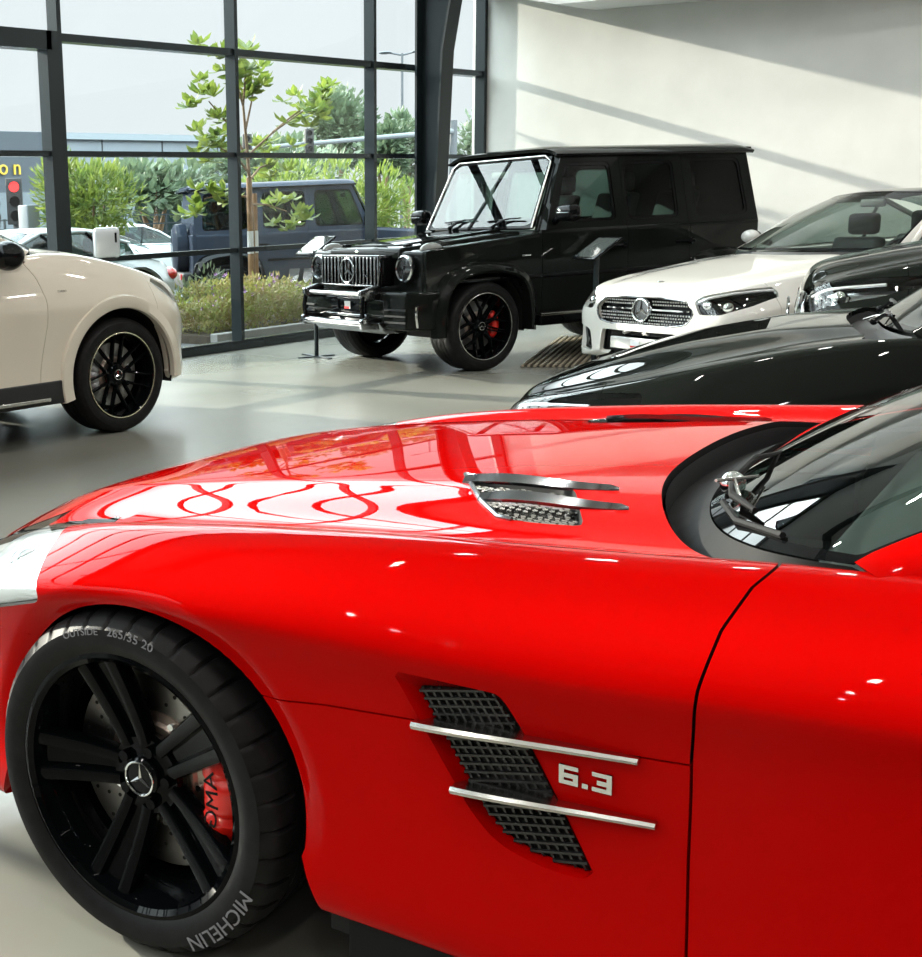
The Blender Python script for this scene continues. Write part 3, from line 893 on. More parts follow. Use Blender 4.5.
    full = [p for p in full if p[0] > -1.6]
    fs_ = smooth_open(full, 8)
    wallm = MB()
    def zat(x, y): return float(np.interp(min(abs(y), float(yr(x))), *_hoodline(sec, x)))
    wallm.grid([[(x-.006, y*.99, zat(x, y)-.012) for x, y in fs_], [(x-.009, y*.985, zat(x, y)-.06) for x, y in fs_]])
    wallm.build('cowl_seal', M['mesh_black'], car)
    base = [sup(.395, .800, t_*PI/2) for t_ in (.90, .80, .68, .54, .40, .26, .12, 0)]
    base = [(x, y, .896+.026*(y/.8)**6) for x, y in base]
    baseF = base+[(x, -y, z) for x, y, z in base[-2::-1]]
    topc = [(-1.90, .555, 1.182), (-1.865, .515, 1.193), (-1.83, .45, 1.205), (-1.80, .36, 1.214), (-1.785, .27, 1.222), (-1.775, .18, 1.227), (-1.765, .09, 1.230), (-1.76, 0, 1.231)]
    topF = topc+[(x, -y, z) for x, y, z in topc[-2::-1]]
    bs = smooth_open3(baseF, 8); ts = smooth_open3(topF, 8); nS = len(bs)
    P = []
    for k in range(41):
        t = k/40
        ex = np.array([t, t**.62, t**.9])
        P.append([bs[i]*(1-ex)+ts[i]*ex+np.array([.05, 0, .07])*(math.sin(PI*t)*.55*(1-.55*abs(2*i/(nS-1)-1)**3)) for i in range(nS)])
    W = Surf.fromgrid(np.array(P))
    if W.N[len(W.N)//2, 2] < 0: W = W.flipped()
    u = lambda s: s.UV[:, 0]; v = lambda s: s.UV[:, 1]
    border = lambda s: np.minimum(np.minimum(v(s)-.012, .988-v(s)), np.minimum(u(s)-.02, .965-u(s)))
    sc = W.clip(border).build('windscreen', M['glass_car'], car)
    W.clip(lambda s: -border(s)).build('screen_border', M['gloss_black'], sc)
    cowl = MB()
    cowl.grid([[(x, y, zat(x, y)-.058) for x, y in fs_], [(p[0]+.002, p[1], p[2]-.003) for p in [bs[int(i*(nS-1)/(len(fs_)-1))] for i in range(len(fs_))]]])
    cowl.build('cowl_panel', M['cowl'], car)
    for sg in (1, -1):
        # pillar in body colour beside the screen and on over the door glass
        rows = []
        for k in range(31):
            t = k/30; i = 0 if sg > 0 else nS-1
            p = P[int(round(t*40))][i]; q = P[int(round(t*40))][1 if sg > 0 else nS-2]
            d = (p-q)/np.linalg.norm(p-q)
            o = np.array([-.02-.05*(1-t)*0, sg*.012, -.055-.02*t])
            rows.append([tuple(p+np.array([0, 0, .004])), tuple(p+np.array([-.03, sg*.03, -.004])), tuple(p+np.array([-.085, sg*.045, -.025])), tuple(p+np.array([-.13, sg*.03, -.08])), tuple(p+np.array([-.05, -sg*.03, -.05]))])
        pm = MB(); b = 5; vs = [p for r in rows for p in r]; fs = []
        for i in range(30):
            for j in range(b): fs.append((i*b+j, i*b+(j+1) % b, (i+1)*b+(j+1) % b, (i+1)*b+j))
        fs += [tuple(range(b)), tuple(30*b+j for j in range(b))]
        pm.add(vs, fs); pm.build('windscreen_pillar', R_, car, smooth=60)
    # roof and tail glass
    st = [ts, None]
    def station(x, z, yh, n=nS):
        a = np.linspace(1, -1, n)
        return np.array([(x-.06*abs(q)**3, yh*math.sin(q*PI/2)/1.0, z-.055*abs(q)**2.5) for q in a])
    rs = [np.array(ts), station(-2.1, 1.262, .585), station(-2.5, 1.255, .59), station(-2.75, 1.21, .58), station(-3.0, 1.10, .56), station(-3.3, .95, .55)]
    PR = []
    for a, b in zip(rs[:-1], rs[1:]):
        for t in np.linspace(0, 1, 8, endpoint=False): PR.append(a*(1-t)+b*t)
    PR.append(rs[-1])
    PR = np.array(PR); kk = np.array([1, 2, 3, 2, 1])/9.; PP = PR.copy()
    for i in range(2, len(PR)-2): PP[i] = sum(kk[j]*PR[i+j-2] for j in range(5))
    RS = Surf.fromgrid(PP)
    if RS.N[len(RS.N)//3, 2] < 0: RS = RS.flipped()
    RS.clip(lambda s: .60-s.UV[:, 0]).build('roof', R_, car, flange=.02)
    RS.clip(lambda s: s.UV[:, 0]-.602).build('rear_screen', M['glass_dark'], car)
    # door glass
    for sg in (1, -1):
        low = [(-1.26, .81, .955), (-1.6, .835, .955), (-2.0, .84, .96), (-2.4, .83, .975), (-2.75, .79, .985)]
        up = [(-1.30, .80, .965), (-1.62, .675, 1.085), (-1.95, .585, 1.185), (-2.35, .585, 1.195), (-2.72, .60, 1.12)]
        gm = MB(); gm.grid([[(x, sg*y, z) for x, y, z in low], [((a[0]+b[0])/2, sg*((a[1]+b[1])/2+.02), (a[2]+b[2])/2) for a, b in zip(low, up)], [(x, sg*y, z) for x, y, z in up]])
        gm.build('door_window', M['glass_dark'], car)
        fr = MB(); fr.tube([(x, sg*y, z+.012) for x, y, z in up], [.012, .03, .035, .04, .05], 8); fr.build('roof_rail', R_, car)
        gg = MB(); gg.hexa([(-2.70, sg*.60, .95), (-3.3, sg*.52, .90), (-3.3, sg*.72, .90), (-2.70, sg*.83, .95), (-2.70, sg*.52, 1.12), (-3.2, sg*.45, .97), (-3.2, sg*.55, .96), (-2.70, sg*.60, 1.12)])
        gg.build('rear_pillar', R_, car)
    # cabin: dash, wheel, seats
    MB().prism([(-1.05, .82), (-1.35, .90), (-1.62, .88), (-1.70, .70), (-1.1, .62)], 'y', -.74, .74, .02).build('dashboard', M['leather'], car)
    sw = MB(); sw.M = Matrix.Translation((-1.80, .36, .86)) @ Matrix.Rotation(math.radians(-22), 4, 'Y')
    sw.tube([(0, .18*math.cos(a), .18*math.sin(a)) for a in np.linspace(0, 2*PI, 33)[:-1]], .016, 8, closed=True)
    sw.box(-.02, .02, -.165, .165, -.02, .02, .006); sw.box(-.02, .02, -.02, .02, -.165, .02, .006); sw.build('steering_wheel', M['leather'], car)
    for y in (.38, -.38):
        s = MB(); s.box(-2.55, -2.05, y-.24, y+.24, .42, .58, .05)
        s.hexa([(-2.55, y-.24, .45), (-2.42, y-.24, .45), (-2.42, y+.24, .45), (-2.55, y+.24, .45), (-2.78, y-.20, 1.0), (-2.66, y-.20, 1.02), (-2.66, y+.20, 1.02), (-2.78, y+.20, 1.0)])
        s.build('seat', M['leather'], car)
    MB().box(-3.1, -1.0, -.74, .74, .30, .42).build('cabin_floor', M['cabin_dark'], car, smooth=0)
    MB().prism([(-1.55, .82), (-1.55, .835), (-1.56, .855), (-1.565, .82)], 'y', -.1, .1).build('dash_vent', M['satin'], car)
    mir = MB(); mir.box(-1.72, -1.69, -.11, .11, 1.105, 1.155, .012); mir.build('rear_view_mirror', M['plastic'], car)
    # wiper: arms from a pivot before the middle of the screen
    wp = MB()
    wp.sphere((-.925, .42, .937), .021, 14, 10); wp.cyl((-.925, .42, .88), (-.925, .42, .937), .012, 12)
    wi = wp.build('wiper_pivot', M['chrome'], car)
    wa = MB(); wa.tube([(-.925, .42, .944), (-.945, .50, .934), (-1.0, .60, .937)], [.008, .007, .004], 8)
    wa.tube([(-.925, .42, .944), (-.93, .30, .96), (-.945, .15, .947)], [.007, .006, .004], 8); wa.build('wiper_arm', M['cowl'], wi)
    wb = MB(); wb.tube([(-.925, .48, .917), (-.975, .60, .917), (-1.06, .70, .927)], .0055, 6); wb.build('wiper_blade', M['cowl'], wi)
    wc = MB(); wc.tube([(-.915, .49, .954), (-.96, .405, .950)], .003, 6); wc.tube([(-.93, .44, .954), (-.96, .52, .937)], .003, 6); wc.build('wiper_link', M['satin'], wi)
    # ---- wheels
    wm = dict(rim=M['rim_black'], tyre=M['rubber'])
    wm['cap'] = M['gloss_black']
    L = [('MICHELIN', math.radians(222), .040, .311, False), ('OUTSIDE', math.radians(74), .020, .312, False), ('265/35 20', math.radians(97), .024, .314, False)]
    wheel(car, (0, .828, .345), 1, .3455, .258, .265, 'twin', wm, M['cal_red'], math.radians(-1), L, sipes=38, cal_text='AMG')
    wheel(car, (0, -.828, .345), -1, .3455, .258, .265, 'twin', wm, M['cal_red'], .3)
    for sg in (1, -1):
        wheel(car, (-2.68, sg*.815, .35), sg, .35, .258, .295, 'twin', wm, M['cal_red'], .2)
    for sg in (1, -1):
        t = MB(); t.sphere((-3.70, sg*.60, .80), .10, 18, 10, (.25, 1.5, .55)); t.build('tail_lamp', M['lampred'], car)
    return car

def _hoodline(sec, x):
    h = sec(x); n = len(h)*2-1
    pts = bsp(n, 300) @ np.array([(-y, zz) for y, zz in h[:0:-1]]+list(h), float)
    p = pts[150:]; k = int(np.argmax(p[:, 0]))
    p = p[:k+1]
    o = np.argsort(p[:, 0])
    return p[o, 0], p[o, 1]

def smooth_open(pts, n):
    P = np.array(pts, float); P = np.vstack([2*P[0]-P[1], P, 2*P[-1]-P[-2]]); out = []
    for i in range(1, len(P)-2):
        a, b, c, d = P[i-1], P[i], P[i+1], P[i+2]
        for t in np.linspace(0, 1, n, endpoint=False):
            out.append(.5*((2*b)+(c-a)*t+(2*a-5*b+4*c-d)*t*t+(3*b-a-3*c+d)*t**3))
    out.append(P[-2]); return [tuple(p) for p in out]
def smooth_open3(pts, n): return [np.array(p) for p in smooth_open(pts, n)]

build_red()
# ------------------------------------------------------------------ saloon / coupe / suv bodies from one set of curves
def make_car(name, label, paint, xy, hd, P, group=None, cat='car'):
    car = empty(name); tag(car, label, cat, group); place(car, xy, hd)
    sg_ = P.get('sig', .10)
    C = {k: curve(P[k], P.get('sig_'+k, sg_)) for k in ('zc', 'zs', 'ys', 'ym', 'za', 'zb')}
    tum = P.get('tum', .6); cr = P.get('crown', .012)
    def sec(x):
        c, s, y, m, a, b = (float(C[k](x)) for k in ('zc', 'zs', 'ys', 'ym', 'za', 'zb'))
        h = max(.02, a-b)
        rd = P.get('ridge', 0)*max(0, min(1, y/.6))
        return [(0, c), (.34*y, c-.002), (.52*y, c-.006+rd*.3), (.66*y, c-.3*(c-s)-cr+rd), (.80*y, s+.35*(c-s)-cr*.6), (y-.05*min(1, y/.4), s+.10*(c-s)+.004), (y, s), (y+.022*min(1, m/.5), s-.018),
                (y+(m-y)*tum, s-(s-a)*.42), (m-.004, a+.05*min(1, h/.3)), (m, a), (m-.008, a-.25*h), (m-.018, a-.5*h), (m-.012, b+.28*h), (m-.006, b+.12*h), (m-.016, b+.02*h), (m-.04*min(1, m/.5), b), (max(0, m-.2), b+.004)]
    xf, xr = P['xf'], P['xr']; nx = P.get('nx', 200)
    t = np.linspace(0, 1, nx)
    xm = xf-.5
    xs = np.concatenate([xf-.5*(np.linspace(0, 1, nx//3)**1.9), np.linspace(xm, xr+.35, nx//2)[1:], xr+.35*(1-np.linspace(0, 1, nx//5)**.55)[1:]])
    xs = np.unique(xs)
    S = loft(xs, sec, P.get('nv', 170))
    i = np.argmin(np.abs(S.V[:, 0]+.2)+np.abs(S.V[:, 1])+np.abs(S.V[:, 2]-1)*.3)
    if S.N[i, 2] < 0: S = S.flipped()
    X = lambda s: s.V[:, 0]; Y = lambda s: s.V[:, 1]; Z = lambda s: s.V[:, 2]
    wb = P['wb']; ra = P['arch']; Rw = P['R']
    S = S.clip(archf(0, Rw+.005, ra, .45)).clip(archf(-wb, Rw+.005, ra, .45))
    # opening under the glass
    base = P['base']; off = P.get('open_off', .05)
    half = [(x+off, y) for x, y, z in base[::-1]]+[(x, y) for x, y in P['open']]
    half[0] = (half[0][0], 0)
    pl = smoothpoly(half+[(x, -y) for x, y in half[-2:0:-1]], 6)
    zlid = P['zlid']
    def opening(s):
        d = -sdpoly(X(s), Y(s), pl)
        return np.where((Z(s) > zlid) & (s.N[:, 2] > .2), d, np.where(Z(s) > zlid, np.maximum(d, .003), .05))
    S = S.clip(opening)
    side = lambda s: np.abs(Y(s)) > P.get('ymin_side', .55)
    # grille and intakes
    holes = P.get('holes', [])
    for poly in holes:
        pl2 = roundpoly(poly, P.get('hole_r', .04), 6)
        xmin = P.get('hole_x', .5)
        S = S.clip(lambda s: np.where(X(s) > xmin, -sdpoly(np.abs(Y(s)) if P.get('hole_sym', True) and poly[0][0] > .01 else Y(s), Z(s), pl2), .05))
    lamp = None
    if 'lamp' in P:
        lp = roundpoly(P['lamp'], P.get('lamp_r', .03), 6)
        lf = lambda s: np.where(X(s) > P.get('lamp_x', .1), sdpoly(np.abs(Y(s)), Z(s), lp), -.05) if P.get('lamp_plane', 'yz') == 'yz' else np.where(np.abs(Y(s)) > .3, sdpoly(X(s), Z(s), lp), -.05)
        lamp = S.clip(lf); S = S.clip(lambda s: -lf(s)-.0015)
    g = .002
    d0 = P['door0']      # polyline of the front door edge (x,z)
    dz = np.array([p[1] for p in d0]); dx = np.array([p[0] for p in d0])
    dline = lambda s: X(s)-np.interp(Z(s), dz, dx)
    doors = P['doors']   # x of the following door edges
    fr = S.clip(lambda s: np.where(side(s), dline(s)-g, X(s)-dx.max()))
    # hood against wings
    hk = P['hood']; hx = np.array([p[0] for p in hk][::-1]); hy = np.array([p[1] for p in hk][::-1])
    hf = lambda s: np.where(Z(s) > P['hood_z'], np.interp(X(s), hx, hy)-np.abs(Y(s)), -.05)
    fr.clip(lambda s: hf(s)-g).build('hood', paint, car, flange=.025)
    body = fr.clip(lambda s: -hf(s)-g)
    bx = P.get('bumper_x', .36)
    bf = lambda s: np.maximum(X(s)-bx, -9)
    wing = body.clip(lambda s: -bf(s)-.0015)
    for s_ in (1, -1): wing.clip(lambda s: s_*Y(s)).build('front_wing', paint, car, flange=.025)
    body.clip(lambda s: bf(s)-.0015).build('front_bumper', paint, car, flange=.035, fmat=None)
    bk = S.clip(lambda s: np.where(side(s), -dline(s)-g, -X(s)+dx.max()-.3))
    ed = [None]+doors
    for k in range(len(doors)):
        lo = doors[k]
        dpart = bk.clip(lambda s: np.where(side(s), X(s)-lo-g, -1))
        if k > 0: dpart = dpart.clip(lambda s: doors[k-1]-X(s)-g)
        dpart = dpart.clip(lambda s: Z(s)-P['sill']-g).clip(archf(-wb, Rw+.005, ra+.02, .45))
        for s_ in (1, -1): dpart.clip(lambda s: s_*Y(s)).build('door', paint, car, flange=.025)
    last = doors[-1]
    rear = bk.clip(lambda s: np.where(side(s) & (X(s) > last), np.where(Z(s) < P['sill'], P['sill']-Z(s)-g, np.maximum(archf(-wb, Rw+.005, ra+.02, .45)(s)*-1-g, -.5)), .05))
    rear.build('rear_body', paint, car, flange=.025)
    # lamps
    if lamp is not None:
        for s_ in (1, -1):
            ls = lamp.clip(lambda s: s_*Y(s))
            lo = ls.build('headlamp', M['lens'], car)
            if lo is None: continue
            ls.offset(-.075).build('lamp_bowl', P.get('bowl', M['gloss_black']), lo)
            pl_ = 1 if P.get('lamp_plane', 'yz') == 'yz' else 0
            us = np.array(sorted({i for f_ in ls.F for i in f_})); LV, LN = ls.V[us], ls.N[us]
            def inside(x, y, z, d):       # the point of the lens nearest to (y,z) or (x,z), moved in by d
                q = LV[:, [pl_, 2]]*np.array([s_ if pl_ else 1, 1]); k = int(np.argmin(np.hypot(q[:, 0]-(y if pl_ else x), q[:, 1]-z)))
                return LV[k]-LN[k]*d
            for (px, py, pz, r) in P.get('proj', []):
                c = inside(px, py, pz, r+.016); m = MB(); m.sphere(tuple(c), r, 18, 12); m.build('projector', M['chrome'], lo)
            if 'drl' in P:
                pts = smooth_open([tuple(inside(x, y, z, .02)) for x, y, z in P['drl']], 5)
                m = MB(); m.tube(pts, P.get('drl_r', .008), 8); m.build('light_strip', M['lamp_bowl'], lo)
    # dark insides
    tb = MB()
    yi = P['yin']
    tb.box(-wb-.2, -ra-.03, -yi, yi, P['zfloor'], P['sill']+.12)
    tb.box(-ra-.03, xf-.16, -.55, .55, P['zfloor'], P['zbay'])
    tb.box(dx.max()-.22, dx.max()+.10, -yi, yi, P['zfloor'], P['zbay']+.04)
    tb.build('underbody', M['dark'], car, smooth=0)
    for cx in (0, -wb):
        for s_ in (1, -1):
            m = MB(); w0, w1 = .50, P['ym_wheel']-.03
            r = ra+.02
            m.grid([[(cx+r*math.cos(a), s_*y, Rw+r*math.sin(a)) for a in np.linspace(-.2, PI+.2, 36)] for y in (w0, w1)])
            m.add([(cx+r*math.cos(a), s_*w0, Rw+r*math.sin(a)) for a in np.linspace(-.2, PI+.2, 36)], [tuple(range(36))])
            m.build('wheel_arch_liner', M['dark'], car)
    # ------------------------------------------------ glass and roof
    def full(hf): return hf+[(x, -y, z) for x, y, z in hf[-2::-1]]
    bs = smooth_open3(full(base), 6); ts = smooth_open3(full(P['top']), 6); nS = len(bs)
    bul = P.get('bulge', .03); Q = []
    for k in range(25):
        t = k/24
        Q.append([bs[i]*(1-t)+ts[i]*t+np.array([.6, 0, .8])*bul*math.sin(PI*t)*(1-.6*abs(2*i/(nS-1)-1)**3) for i in range(nS)])
    W = Surf.fromgrid(np.array(Q))
    if W.N[len(W.N)//2, 2] < 0: W = W.flipped()
    bd = P.get('frit', .035)
    bfz = lambda s: np.minimum(np.minimum(s.UV[:, 1]-bd*.7, 1-bd*.7-s.UV[:, 1]), np.minimum(s.UV[:, 0]-bd, 1-bd-s.UV[:, 0]))
    sc = W.clip(bfz).build('windscreen', P.get('screen', M['glass_car']), car)
    W.clip(lambda s: -bfz(s)).build('screen_border', M['gloss_black'], sc)
    def zat(x, y):
        a, b = _hoodline(sec, x); return float(np.interp(abs(y), a, b))
    fe = smooth_open([(x, y) for x, y in half[:len(base)]][::-1]+[(x, -y) for x, y in half[1:len(base)]], 6)
    cw = MB()
    A_ = [(x, y, zat(x, y)-.012) for x, y in fe]
    B_ = [tuple(np.array(bs[int(round(i*(nS-1)/(len(fe)-1)))])-np.array([0, 0, .012])) for i in range(len(fe))]
    cw.grid([A_, [(a[0]-.006, a[1]*.99, a[2]-.035) for a in A_], [(b[0]+.01, b[1], b[2]-.012) for b in B_], B_])
    cw.build('cowl_panel', M['plastic'], car)
    RS = [np.array(ts)]
    for (x, z, yh) in P['roof']:
        a = np.linspace(1, -1, nS)
        RS.append(np.array([(x-.05*abs(q)**3, yh*math.sin(q*PI/2), z-P.get('roofdrop', .06)*abs(q)**2.5) for q in a]))
    PR = []
    for a, b in zip(RS[:-1], RS[1:]):
        for t in np.linspace(0, 1, 7, endpoint=False): PR.append(a*(1-t)+b*t)
    PR.append(RS[-1]); PR = np.array(PR); PP = PR.copy(); kk = np.array([1, 2, 3, 2, 1])/9.
    for _ in range(2):
        q = PP.copy()
        for i in range(2, len(PR)-2): q[i] = sum(kk[j]*PP[i+j-2] for j in range(5))
        PP = q
    rs = Surf.fromgrid(PP)
    if rs.N[len(rs.N)//3, 2] < 0: rs = rs.flipped()
    cu = P['roofcut']
    rs.clip(lambda s: cu-s.UV[:, 0]).build('roof', P.get('roofmat', paint), car, flange=.02)
    rs.clip(lambda s: s.UV[:, 0]-cu-.002).build('rear_screen', M['glass_dark'], car)
    # pillars and side glass
    low, upl = P['low'], P['up']
    for s_ in (1, -1):
        rows = []
        for k in range(25):
            p = np.array(Q[k][0 if s_ > 0 else nS-1]); pw = P.get('pillar', .05); t = k/24
            rows.append([tuple(p+np.array([.004, -s_*.012, .006])), tuple(p+np.array([-pw*.35, s_*.018, -.002])), tuple(p+np.array([-pw*.9, s_*.022, -.02])), tuple(p+np.array([-pw*1.5, s_*.012, -.05])), tuple(p+np.array([-pw*.8, -s_*.03, -.045]))])
        m = MB(); b = 5; vs = [p for r in rows for p in r]; fs = []
        for i in range(24):
            for j in range(b): fs.append((i*b+j, i*b+(j+1) % b, (i+1)*b+(j+1) % b, (i+1)*b+j))
        fs += [tuple(range(b)), tuple(24*b+j for j in range(b))]
        m.add(vs, fs); m.build('windscreen_pillar', P.get('pillarmat', paint), car, smooth=60)
        gm = MB(); gm.grid([[(x, s_*y, z) for x, y, z in low], [((a[0]+b[0])/2, s_*((a[1]+b[1])/2+.018), (a[2]+b[2])/2) for a, b in zip(low, upl)], [(x, s_*y, z) for x, y, z in upl]])
        wo = gm.build('door_window', P.get('sideglass', M['glass_grey']), car)
        m = MB(); m.tube([(x, s_*y, z+.006) for x, y, z in low], .011, 6); m.build('window_trim', P.get('trim', M['chrome']), car)
        m = MB(); m.tube([(x, s_*(y), z+.012) for x, y, z in upl], .024, 8); m.build('roof_rail', P.get('railmat', paint), car)
        for (i0, wd) in P.get('posts', []):
            a, b = np.array(low[i0]), np.array(upl[i0]); k = np.array([1, s_, 1])
            m = MB(); m.tube([a*k+np.array([0, s_*.006, 0]), (a+b)/2*k+np.array([0, s_*.022, 0]), b*k+np.array([0, s_*.004, 0])], wd, 6); m.build('door_pillar', M['gloss_black'], car)
    if 'quarter' in P:
        for s_ in (1, -1):
            m = MB(); m.hexa([(x, s_*y, z) for x, y, z in P['quarter']]); m.build('rear_pillar', paint, car)
    # cabin
    xd, zd = P['dash']
    MB().prism([(xd+.30, zd-.10), (xd+.02, zd), (xd-.25, zd-.01), (xd-.33, zd-.2), (xd+.3, zd-.3)], 'y', -yi+.12, yi-.12, .02).build('dashboard', M['leather'], car)
    m = MB(); m.M = Matrix.Translation((xd-.42, .36, zd-.04)) @ Matrix.Rotation(math.radians(-24), 4, 'Y')
    m.tube([(0, .18*math.cos(a), .18*math.sin(a)) for a in np.linspace(0, 2*PI, 29)[:-1]], .015, 8, closed=True)
    m.box(-.015, .015, -.165, .165, -.025, .025, .006); m.build('steering_wheel', M['leather'], car)
    for xx in P['seats']:
        for y in (.37, -.37):
            m = MB(); zz = zd-.42
            m.box(xx-.05, xx+.42, y-.24, y+.24, zz-.12, zz, .05)
            m.prism([(xx+.02, zz-.05), (xx+.14, zz-.02), (xx-.02, zz+.54), (xx-.14, zz+.52)], 'y', y-.22, y+.22, .04)
            m.box(xx-.17, xx-.06, y-.13, y+.13, zz+.55, zz+.73, .04)
            m.build('seat', M['leather'], car)
    MB().box(-wb-.1, xd+.3, -yi+.1, yi-.1, zd-.62, zd-.55).build('cabin_floor', M['cabin_dark'], car, smooth=0)
    m = MB(); mx, mz = P['mirror_in']; m.box(mx-.03, mx, -.11, .11, mz-.035, mz+.03, .012); m.build('rear_view_mirror', M['plastic'], car)
    if 'mirror' in P:
        mx, my, mz = P['mirror']
        for s_ in (1, -1):
            m = MB(); m.sphere((mx, s_*my, mz), P.get('mirror_r', .115), 20, 12, (.62, 1.0, .66)); mo = m.build('door_mirror', P.get('mirrormat', paint), car)
            m = MB(); m.tube([(mx, s_*(my-.07), mz-.03), (mx-.02, s_*(my-.20), mz-.06)], .025, 8); m.build('mirror_foot', M['gloss_black'], mo)
            m = MB(); m.sphere((mx-.045, s_*my, mz), P.get('mirror_r', .115)*.87, 18, 10, (.40, .97, .66)); m.build('mirror_glass', M['gloss_black'], mo)
    wm = dict(rim=P.get('rim', M['rim_black']), tyre=M['rubber'])
    ww = P.get('ww', .255)
    for s_ in (1, -1):
        for cx in (0, -wb):
            wheel(car, (cx, s_*(P['ym_wheel']-ww/2), Rw), s_, Rw, P['Rr'], ww, P['wstyle'], wm, P.get('cal'), P.get('phase', .3), ring=P.get('ring'))
    return car, sec, zat

def wiper(car, piv, tip1, tip2, zoff=.02, r=.008):
    m = MB(); m.sphere(piv, .014, 10, 8); m.tube([piv, tuple((np.array(piv)+np.array(tip1))/2+np.array([0, 0, .012])), tip1], [.009, .007, .005], 6)
    o = m.build('wiper_arm', M['gloss_black'], car)
    m = MB(); m.tube([tuple(np.array(tip1)*.0+np.array(piv)*.12+np.array(tip2)*.0+np.array(tip1)*.88), tip2], r, 6); m.build('wiper_blade', M['plastic'], o)
    return o
# ------------------------------------------------------------------ square off-roader
def build_offroader(label, paint, xy, hd, shown=True, trim=None, group=None):
    car = empty('off_road_car'); tag(car, label, 'car', group); place(car, xy, hd)
    trim = trim or M['satin']
    GB = M['gloss_black']
    Rw = .395; wb = 2.89
    X = lambda s: s.V[:, 0]; Y = lambda s: s.V[:, 1]; Z = lambda s: s.V[:, 2]
    # lower flanks: one flat panel per door
    xs = np.linspace(-3.36, .62, 200); zs = np.linspace(.46, 1.205, 60)
    prof = lambda z: .885+.012*np.sin(np.clip((z-.46)/.75, 0, 1)*PI)-.012*np.clip((z-1.185)/.02, 0, 1)
    P = np.array([[(x, prof(z)-.03*max(0, x-.40)**2*4, z) for z in zs] for x in xs])
    L = Surf.fromgrid(P)
    if L.N[1000, 1] < 0: L = L.flipped()
    for cx in (0, -wb): L = L.clip(archf(cx, Rw, .49, .3))
    L = L.clip(lambda s: np.where(X(s) > -.655, 1.185-.075*np.clip((X(s)+.66)/1.2, 0, 1)-.035-Z(s), .05))
    cuts = [.62, -.655, -1.675, -2.46, -3.37]; nm = ['front_wing', 'front_door', 'rear_door', 'rear_quarter']
    for k in range(4):
        p = L.clip(lambda s: cuts[k]-X(s)-.003).clip(lambda s: X(s)-cuts[k+1]-.003)
        if k in (1, 2): p = p.clip(archf(-wb, Rw, .515, .3)).clip(lambda s: Z(s)-.475)
        o = p.build(nm[k], paint, car, flange=.04); p.mirror().build(nm[k], paint, car, flange=.04)
    # rub strip
    for s in (1, -1):
        for a, b in ((.46, -.65), (-.66, -1.67), (-1.68, -2.30), (-3.34, -3.36)):
            if a-b > .1: MB().box(b, a, min(s*.885, s*.905), max(s*.885, s*.905), .785, .825, .006).build('rub_strip', GB, car)
    # wheel arch flares
    for s in (1, -1):
        for cx in (0, -wb):
            rows = []
            for a in np.linspace(-.12, PI+.12, 44):
                ca, sa = math.cos(a), math.sin(a)
                sq = 1/max(abs(ca)**5+abs(sa)**5, 1e-6)**.2           # squarish arch
                sq = 1+(sq-1)*.55
                r0, r1 = .47*sq, .565*sq
                rows.append([(cx+r0*ca, s*.86, Rw+r0*sa), (cx+r0*ca, s*.985, Rw+r0*sa), (cx+(r0+.02)*ca, s*.995, Rw+(r0+.02)*sa), (cx+(r1-.03)*ca, s*.965, Rw+(r1-.03)*sa), (cx+r1*ca, s*.89, Rw+r1*sa)])
            m = MB(); b = 5; vs = [p for r in rows for p in r]; fs = []
            for i in range(43):
                for j in range(b): fs.append((i*b+j, i*b+(j+1) % b, (i+1)*b+(j+1) % b, (i+1)*b+j))
            fs += [tuple(range(b)), tuple(43*b+j for j in range(b))]
            m.add(vs, fs); m.build('wheel_arch_flare', paint if shown else GB, car, smooth=40)
            m = MB(); m.grid([[(cx+.485*math.cos(a), s*y, Rw+.485*math.sin(a)) for a in np.linspace(-.15, PI+.15, 30)] for y in (.45, .875)])
            m.add([(cx+.485*math.cos(a), s*.45, Rw+.485*math.sin(a)) for a in np.linspace(-.15, PI+.15, 30)], [tuple(range(30))])
            m.build('wheel_arch_liner', M['dark'], car)
        # side step with a bright strip
        m = MB().prism([(-.60, .36), (-.60, .45), (-2.32, .45), (-2.32, .36)], 'y', min(s*.80, s*.955), max(s*.80, s*.955), .012); st = m.build('side_step', GB, car)
        MB().box(-2.30, -.60, min(s*.93, s*.962), max(s*.93, s*.962), .447, .472, .005).build('step_strip', trim, st)
        if not shown:
            m = MB()
            for k in range(5): m.hexa([(-1.15-.22*k, s*.95, .45), (-1.0-.22*k, s*.95, .45), (-1.0-.22*k, s*.99, .45), (-1.15-.22*k, s*.99, .45), (-1.10-.22*k, s*.90, .66), (-.95-.22*k, s*.90, .66), (-.95-.22*k, s*.93, .66), (-1.10-.22*k, s*.93, .66)])
            m.build('step_grating', M['dark_chrome'], st, smooth=0)
    # dark core
    m = MB(); m.box(-3.33, -.50, -.86, .86, .42, 1.0); m.box(-.51, .50, -.44, .44, .42, 1.0); m.box(-.66, -.48, -.86, .86, .55, 1.15); m.build('underbody', M['dark'], car, smooth=0)
    # greenhouse flanks
    zs = np.linspace(1.205, 1.865, 60); xs = np.linspace(-3.36, -.66, 140)
    yg = lambda z: .868-(z-1.205)*.215
    U = Surf.fromgrid(np.array([[(x, yg(z), z) for z in zs] for x in xs]))
    if U.N[500, 1] < 0: U = U.flipped()
    U = U.clip(lambda s: (-.72-(Z(s)-1.205)*.42)-X(s)).clip(lambda s: X(s)+3.36-(Z(s)-1.205)*.07)
